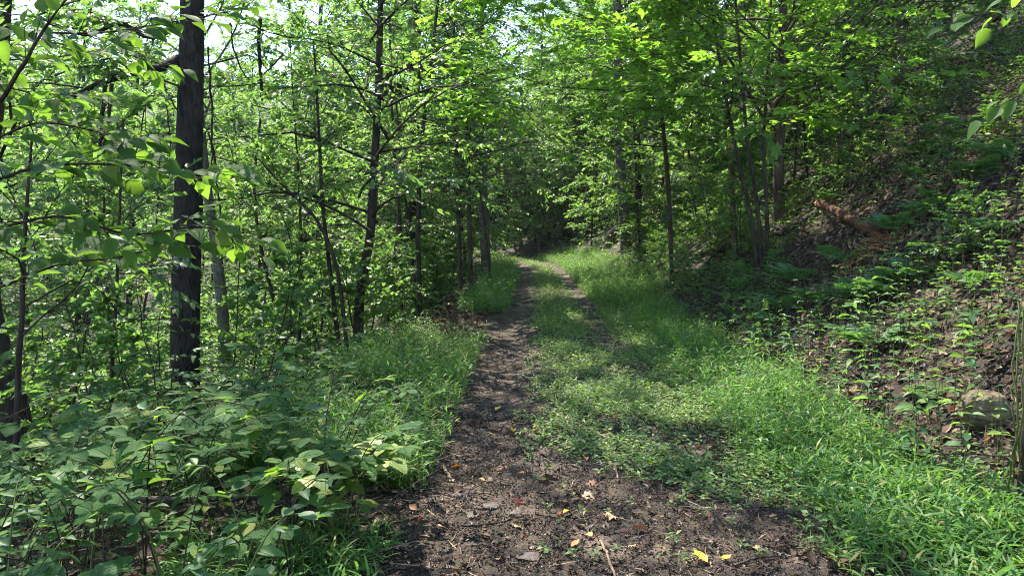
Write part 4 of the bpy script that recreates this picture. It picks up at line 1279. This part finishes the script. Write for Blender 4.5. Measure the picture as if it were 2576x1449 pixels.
curve_obj('dead_branch', on_ground([(1750, 740), (1790, 660), (1830, 640), (1880, 660)], .12), [.03, .025, .012], 'bark_dark', 'thin crooked dead branch on the bank below the fallen trunk', 'branch', 6, 18, .01, 3)
curve_obj('dead_branch', on_ground([(1660, 640), (1710, 600), (1780, 560), (1830, 530)], .1), [.02, .025, .03], 'bark_brown', 'pale dead branch lying up the bank beside the maple stems', 'branch', 6, 18, .01, 4)
curve_obj('dead_branch', [hit(660, 1300) + UP * .1, hit(480, 1330) + UP * .15, hit(300, 1345) + UP * .18, hit(150, 1380) + UP * .1], [.016, .018, .014, .008], 'stick_dark', 'long dark dead branch lying low across the lower left thicket', 'branch', 6, 20, .006, 5)
curve_obj('dead_branch', [hit(420, 1130) + UP * .25, P(470, 1090, 4.6), P(540, 1060, 4.8), P(600, 1050, 5.0)], [.022, .02, .01], 'bark_black', 'dark broken branch poking out of the lower left thicket', 'branch', 6, 14, .006, 6)
# the snapped snag
sn, sb = pix_trunk([(1852, 560), (1842, 480), (1837, 420), (1833, 375)], 13.2)
o = thing('broken_snag', sb, 'thin snapped snag with a pale splintered top beside the maple stems', 'snag')
p = smooth_path(sn, 14)
link('trunk', mk_mesh('trunk', *tube(p, np.linspace(.05, .04, 14), 7), 'bark_brown', smooth=True), o)
V, F = cat([tube([p[-1] + [.02 * math.cos(a), .02 * math.sin(a), -.1], p[-1] + [.03 * math.cos(a), .02 * math.sin(a), gs.uniform(.05, .3)]], [.02, .003], 4) for a in (0, 1.5, 3, 4.5)])
link('splintered_end', mk_mesh('splintered_end', V, F, 'splinter'), o)
# vine-hung stem at the right edge
curve_obj('slim_tree', [hit(2570, 1270), P(2576, 1100, 3.72), P(2590, 900, 3.74), P(2600, 760, 3.76), P(2630, 560, 3.8)], [.022, .016, .014, .012], 'bark_brown', 'rough vine-hung slim tree at the right edge beside the boulder', 'tree', 9, 26, .005, 7)
for j, dx in enumerate((-26, -12, 10)):
    curve_obj('vine', [hit(2556 + dx, 1265 - j * 8), P(2562 + dx * .4, 1100, 3.68), P(2566 + dx * .7, 930, 3.7), P(2572 + dx * .3, 760, 3.72)], [.006, .005, .004], 'stem_green', ['green vine climbing the left of the stem at the right edge', 'green vine climbing the front of the stem at the right edge', 'green vine climbing the outer side of the stem at the right edge'][j], 'vine', 5, 24, .004, 20 + j)
# hanging vines and stems at the upper left
for j, (pp, d, r, lab) in enumerate([
    ([(265, 212), (258, 290), (252, 370), (246, 420)], 8.0, .022, 'thick dark vine, left of the twin vines hanging from the black trunk limb'),
    ([(282, 212), (274, 300), (264, 372), (262, 440)], 8.0, .020, 'thick dark vine, right of the twin vines hanging from the black trunk limb'),
    ([(522, 120), (534, 300), (532, 400), (548, 480), (560, 600)], 8.8, .013, 'long thin vine hanging close beside the black trunk'),
    ([(655, 50), (650, 110), (655, 180), (660, 250)], 9.8, .028, 'dark broken branch hanging point down against the sky'),
    ([(712, 138), (690, 162), (664, 186)], 9.8, .014, 'short dark twig forking from the hanging broken branch'),
    ([(580, 60), (585, 110), (600, 160), (625, 200)], 9.5, .014, 'thin dark curved branch against the sky beside the black trunk'),
    ([(420, 270), (428, 360), (424, 450)], 8.4, .008, 'thin dark vine hanging just in front of the black trunk'),
    ([(370, 240), (356, 330), (362, 420)], 8.2, .008, 'thin dark vine hanging midway along the black trunk limb')]):
    curve_obj('hanging_vine' if 'vine' in lab else 'hanging_branch', [P(a, c, d) for a, c in pp], [r, r * .9, r * .7], 'bark_black', lab, 'vine' if 'vine' in lab else 'branch', 7, 22, .006, 30 + j)
g = np.random.default_rng(520)
for j in range(15):
    px = g.uniform(10, 820); d = g.uniform(4.5, 11)
    x = (px - CX) / FPX * d; b = np.array([x, d, float(H(x, d)) - .05])
    hgt = g.uniform(1.2, 3.2); a = g.uniform(-1, 1) * .5
    curve_obj('bare_stem', [b, b + np.array([a * .2 * hgt, 0, hgt * .4]), b + np.array([a * .35 * hgt + g.normal(0, .08), 0, hgt * .75]), b + np.array([a * .6 * hgt, .1, hgt])], [.009, .006, .002], 'bark_dark', 'thin bare dark stem standing in the left undergrowth', 'stem', 5, 14, .012, 60 + j, 'bare stems in the left undergrowth')
# clump of dead leaves hanging on the slender tree
for j, (px, py, m) in enumerate([(962, 205, 6), (1000, 205, 9), (1052, 175, 8), (985, 185, 5)]):
    b = P(px, py, 10.0)
    p = b + g.normal(0, .05, (m, 3)) * np.array([1, .6, 1.5])
    V, F = place(tpl_leaf(.6, 4, .45, .6), p, np.array([0, 0, -1.0]) + g.normal(0, .4, (m, 3)), g.normal(size=(m, 3)), g.uniform(.08, .15, m))
    tv, tf = tube([b + UP * .35, b + UP * .1, b], .004, 3, False)
    V, F = cat([(V, F), (tv, tf)])
    link('dead_leaf_cluster', mk_mesh('dead_leaf_cluster', V - b, F, 'leaf_dead'), loc=b, category='dead leaves',
         label=['small black clump of dead leaves nearest the slender trunk', 'largest black clump of dead hanging leaves, middle one', 'black clump of dead leaves farthest from the slender trunk', 'thin black clump of dead leaves above the middle one'][j])

# sticks on the track
def stick(pts, r, mat, label, seed, k=16):
    w = [hit(a, c) + UP * (r + .008) for a, c in pts]
    curve_obj('stick', w, [r, r, r * .6], mat, label, 'stick', 6, k, r * .35, seed)
stick([(1100, 1170), (1120, 1190), (1136, 1216)], .013, 'stick', 'short pale bare stick lying at the left edge of the rut', 1, 8)
stick([(1372, 1040), (1430, 1062), (1490, 1090), (1525, 1130), (1545, 1170), (1555, 1216)], .009, 'stick', 'long pale crooked stick lying down the middle of the track', 2, 22)
stick([(1520, 1100), (1560, 1065), (1590, 1030), (1640, 985)], .009, 'stick_dark', 'dark crooked stick crossing above the long pale one', 3)
stick([(1408, 922), (1425, 905), (1448, 884)], .02, 'stick_dark', 'short thick dark stick on the green middle strip', 4, 8)
stick([(1262, 884), (1295, 895), (1332, 906)], .008, 'stick', 'thin grey stick at the right edge of the rut', 5)
stick([(1508, 1365), (1525, 1400), (1545, 1449), (1550, 1480)], .007, 'stick', 'thin stick at the bottom edge of the track', 6)
stick([(1825, 1232), (1880, 1226), (1955, 1214)], .008, 'stick_dark', 'thin dark stick at the right side of the mulch', 7)
stick([(1680, 1200), (1695, 1188), (1712, 1172)], .014, 'stick_dark', 'short dark stub of wood by the right rut', 8, 8)
stick([(1255, 775), (1275, 772), (1300, 770)], .02, 'stick_dark', 'dark stick across the far part of the rut', 9, 8)
stick([(1850, 1430), (1890, 1415), (1950, 1405)], .006, 'stick_dark', 'thin twig by the yellow leaves at the bottom', 10)
stick([(1395, 1330), (1420, 1310), (1455, 1290)], .005, 'stick', 'thin pale twig beside the pink and yellow leaf', 11)
stick([(1160, 1330), (1240, 1322), (1330, 1300)], .006, 'stick_dark', 'thin dark twig lying across the near rut', 12)
stick([(1060, 1060), (1110, 1010), (1180, 870), (1200, 850)], .006, 'stick_dark', 'thin twig along the grassy left verge', 13)
stick([(1290, 1060), (1320, 1058), (1350, 1052)], .008, 'stick_dark', 'small dark twig on the right edge of the rut', 14, 8)

# fallen coloured leaves
FLM = {}
def flm(mat, kind, v):
    key = (mat, kind, v)
    if key not in FLM:
        V, F = (tpl_maple(.5, v) if kind == 'm' else tpl_leaf(.6, 6, .25, -.3 if v % 2 else .25, .42, .05))
        gq = np.random.default_rng(v + 50)
        V[:, 2] += .10 * np.sin(V[:, 1] * 5 + v) * V[:, 0] + .05 * np.sin(V[:, 0] * 8)
        FLM[key] = mk_mesh('fallen_leaf', V, F, mat, smooth=True)
    return FLM[key]
def fleaf(px, py, size, mat, kind, label, g, tilt=.35, group=None):
    b = hit(px, py)
    a = g.uniform(0, 6.28)
    o = link('fallen_leaf', flm(mat, kind, int(g.integers(0, 4))), label=label, category='leaf')
    d = np.array([math.cos(a), math.sin(a), g.normal(0, .12)])
    o.matrix_world = mat4(b + UP * .022 - d * size * .4, d, UP + g.normal(0, tilt, 3), size)
    if group: o['group'] = group
g = np.random.default_rng(610)
for px, py, s, m, k, lab in [
    (1765, 1418, .085, 'leaf_yellow', 'o', 'bright yellow upright leaf at the bottom of the track'),
    (1825, 1417, .06, 'leaf_yellow', 'o', 'curled yellow leaf right of the bright yellow one'),
    (2120, 1412, .065, 'leaf_tan', 'o', 'tan oval leaf in the grass at the bottom right'),
    (2170, 1420, .03, 'leaf_orange', 'o', 'tiny orange leaf beside the tan oval leaf'),
    (1785, 1252, .09, 'leaf_red', 'm', 'pinkish red maple leaf on the dark mulch'),
    (1742, 1258, .055, 'leaf_red', 'm', 'small red leaf left of the pinkish maple leaf'),
    (1482, 1355, .06, 'leaf_orange', 'o', 'orange-yellow leaf above the brown curled one near the bottom'),
    (1446, 1382, .065, 'leaf_orange', 'o', 'orange-brown curled leaf near the bottom of the track'),
    (1255, 1415, .06, 'leaf_tan', 'o', 'pale tan leaf standing at the bottom of the rut'),
    (1425, 1296, .06, 'leaf_yellow', 'o', 'yellow leaf lying against a pink one'),
    (1405, 1300, .05, 'leaf_red', 'm', 'pink leaf lying against a yellow one'),
    (1046, 1147, .09, 'leaf_red', 'o', 'red-orange leaf in the weeds at the left verge'),
    (1152, 1178, .10, 'leaf_orange', 'm', 'pinkish orange leaf just above the pale stick'),
    (1402, 1084, .09, 'leaf_red', 'o', 'dark red leaf beside the long pale stick'),
    (1291, 1086, .08, 'leaf_yellow', 'o', 'yellow leaf at the right edge of the rut'),
    (1345, 1090, .07, 'leaf_yellow', 'o', 'small yellow leaf in the weeds right of the rut'),
    (1136, 1030, .10, 'leaf_yellow', 'o', 'yellow leaf standing in the left verge by the rut'),
    (1252, 1036, .09, 'leaf_yellow', 'o', 'yellow leaf in the middle of the rut'),
    (1265, 1056, .12, 'leaf_brown', 'm', 'dark brown crumpled leaf beside the rut'),
    (1305, 1335, .07, 'leaf_tan', 'm', 'tan torn leaf among the near stones'),
    (1300, 1272, .07, 'leaf_red', 'm', 'pink leaf resting on the mossy flat stone'),
    (1212, 1213, .05, 'leaf_orange', 'o', 'small orange leaf right of the pale stick'),
    (1638, 1056, .05, 'leaf_orange', 'o', 'small orange leaf in the weeds at the right of the dark stick'),
    (1163, 992, .10, 'leaf_orange', 'o', 'orange leaf at the left edge of the far rut'),
    (1265, 1186, .07, 'leaf_red', 'm', 'rusty red leaf at the weeds edge beside the rut'),
    (1310, 1198, .06, 'leaf_orange', 'o', 'orange leaf at the near end of the weeds'),
    (1550, 1055, .07, 'leaf_orange', 'o', 'orange leaf under the dark crooked stick'),
    (1050, 1320, .06, 'leaf_red', 'm', 'faded red leaf at the left edge of the near dirt'),
    (1105, 1335, .06, 'leaf_tan', 'o', 'faded tan leaf on the near dirt left of the rut'),
    (1690, 1265, .05, 'leaf_brown', 'o', 'brown leaf on the mulch left of the red maple leaf')]:
    fleaf(px, py, s, m, k, lab, g)
for j in range(70):
    u = g.uniform(-1.2, 1.4); y = 2.6 + 8 * g.random() ** 1.6; x = float(pc(y)) + u
    z = float(H(x, y))
    px = CX + FPX * x / y; py = HY - FPX * (z - EYE) / y
    if py > 1445 or px < 900: continue
    fleaf(px, py, g.uniform(.04, .09), ['leaf_brown', 'leaf_tan', 'leaf_brown', 'leaf_brown'][j % 4], 'om'[j % 2], ['small dead leaf, dark brown, lying on the track', 'small dead leaf, faded tan, lying on the track'][j % 4 == 1], g, .4, ['brown dead leaves on the track', 'tan dead leaves on the track'][j % 4 == 1])

# ------------------------------------------------------------------ labels of look-alikes: told apart by their order in the picture
ORD = 'second third fourth fifth sixth seventh eighth ninth tenth eleventh twelfth thirteenth fourteenth fifteenth sixteenth seventeenth eighteenth nineteenth'.split()
same = {}
for o in COL.objects:
    if o.parent is None and o.get('group') and o.get('label'):
        same.setdefault((o['group'], o['label']), []).append(o)
for (gname, lab), os_ in same.items():
    if not 1 < len(os_) <= 20 or len(lab.split()) > 13:
        continue
    os_.sort(key=lambda o: o.matrix_basis.translation.x / max(o.matrix_basis.translation.y, .1))
    for k, o in enumerate(os_):
        o['label'] = lab + (', leftmost one' if k == 0 else ', rightmost one' if k == len(os_) - 1 else ', %s from left' % ORD[k - 1])
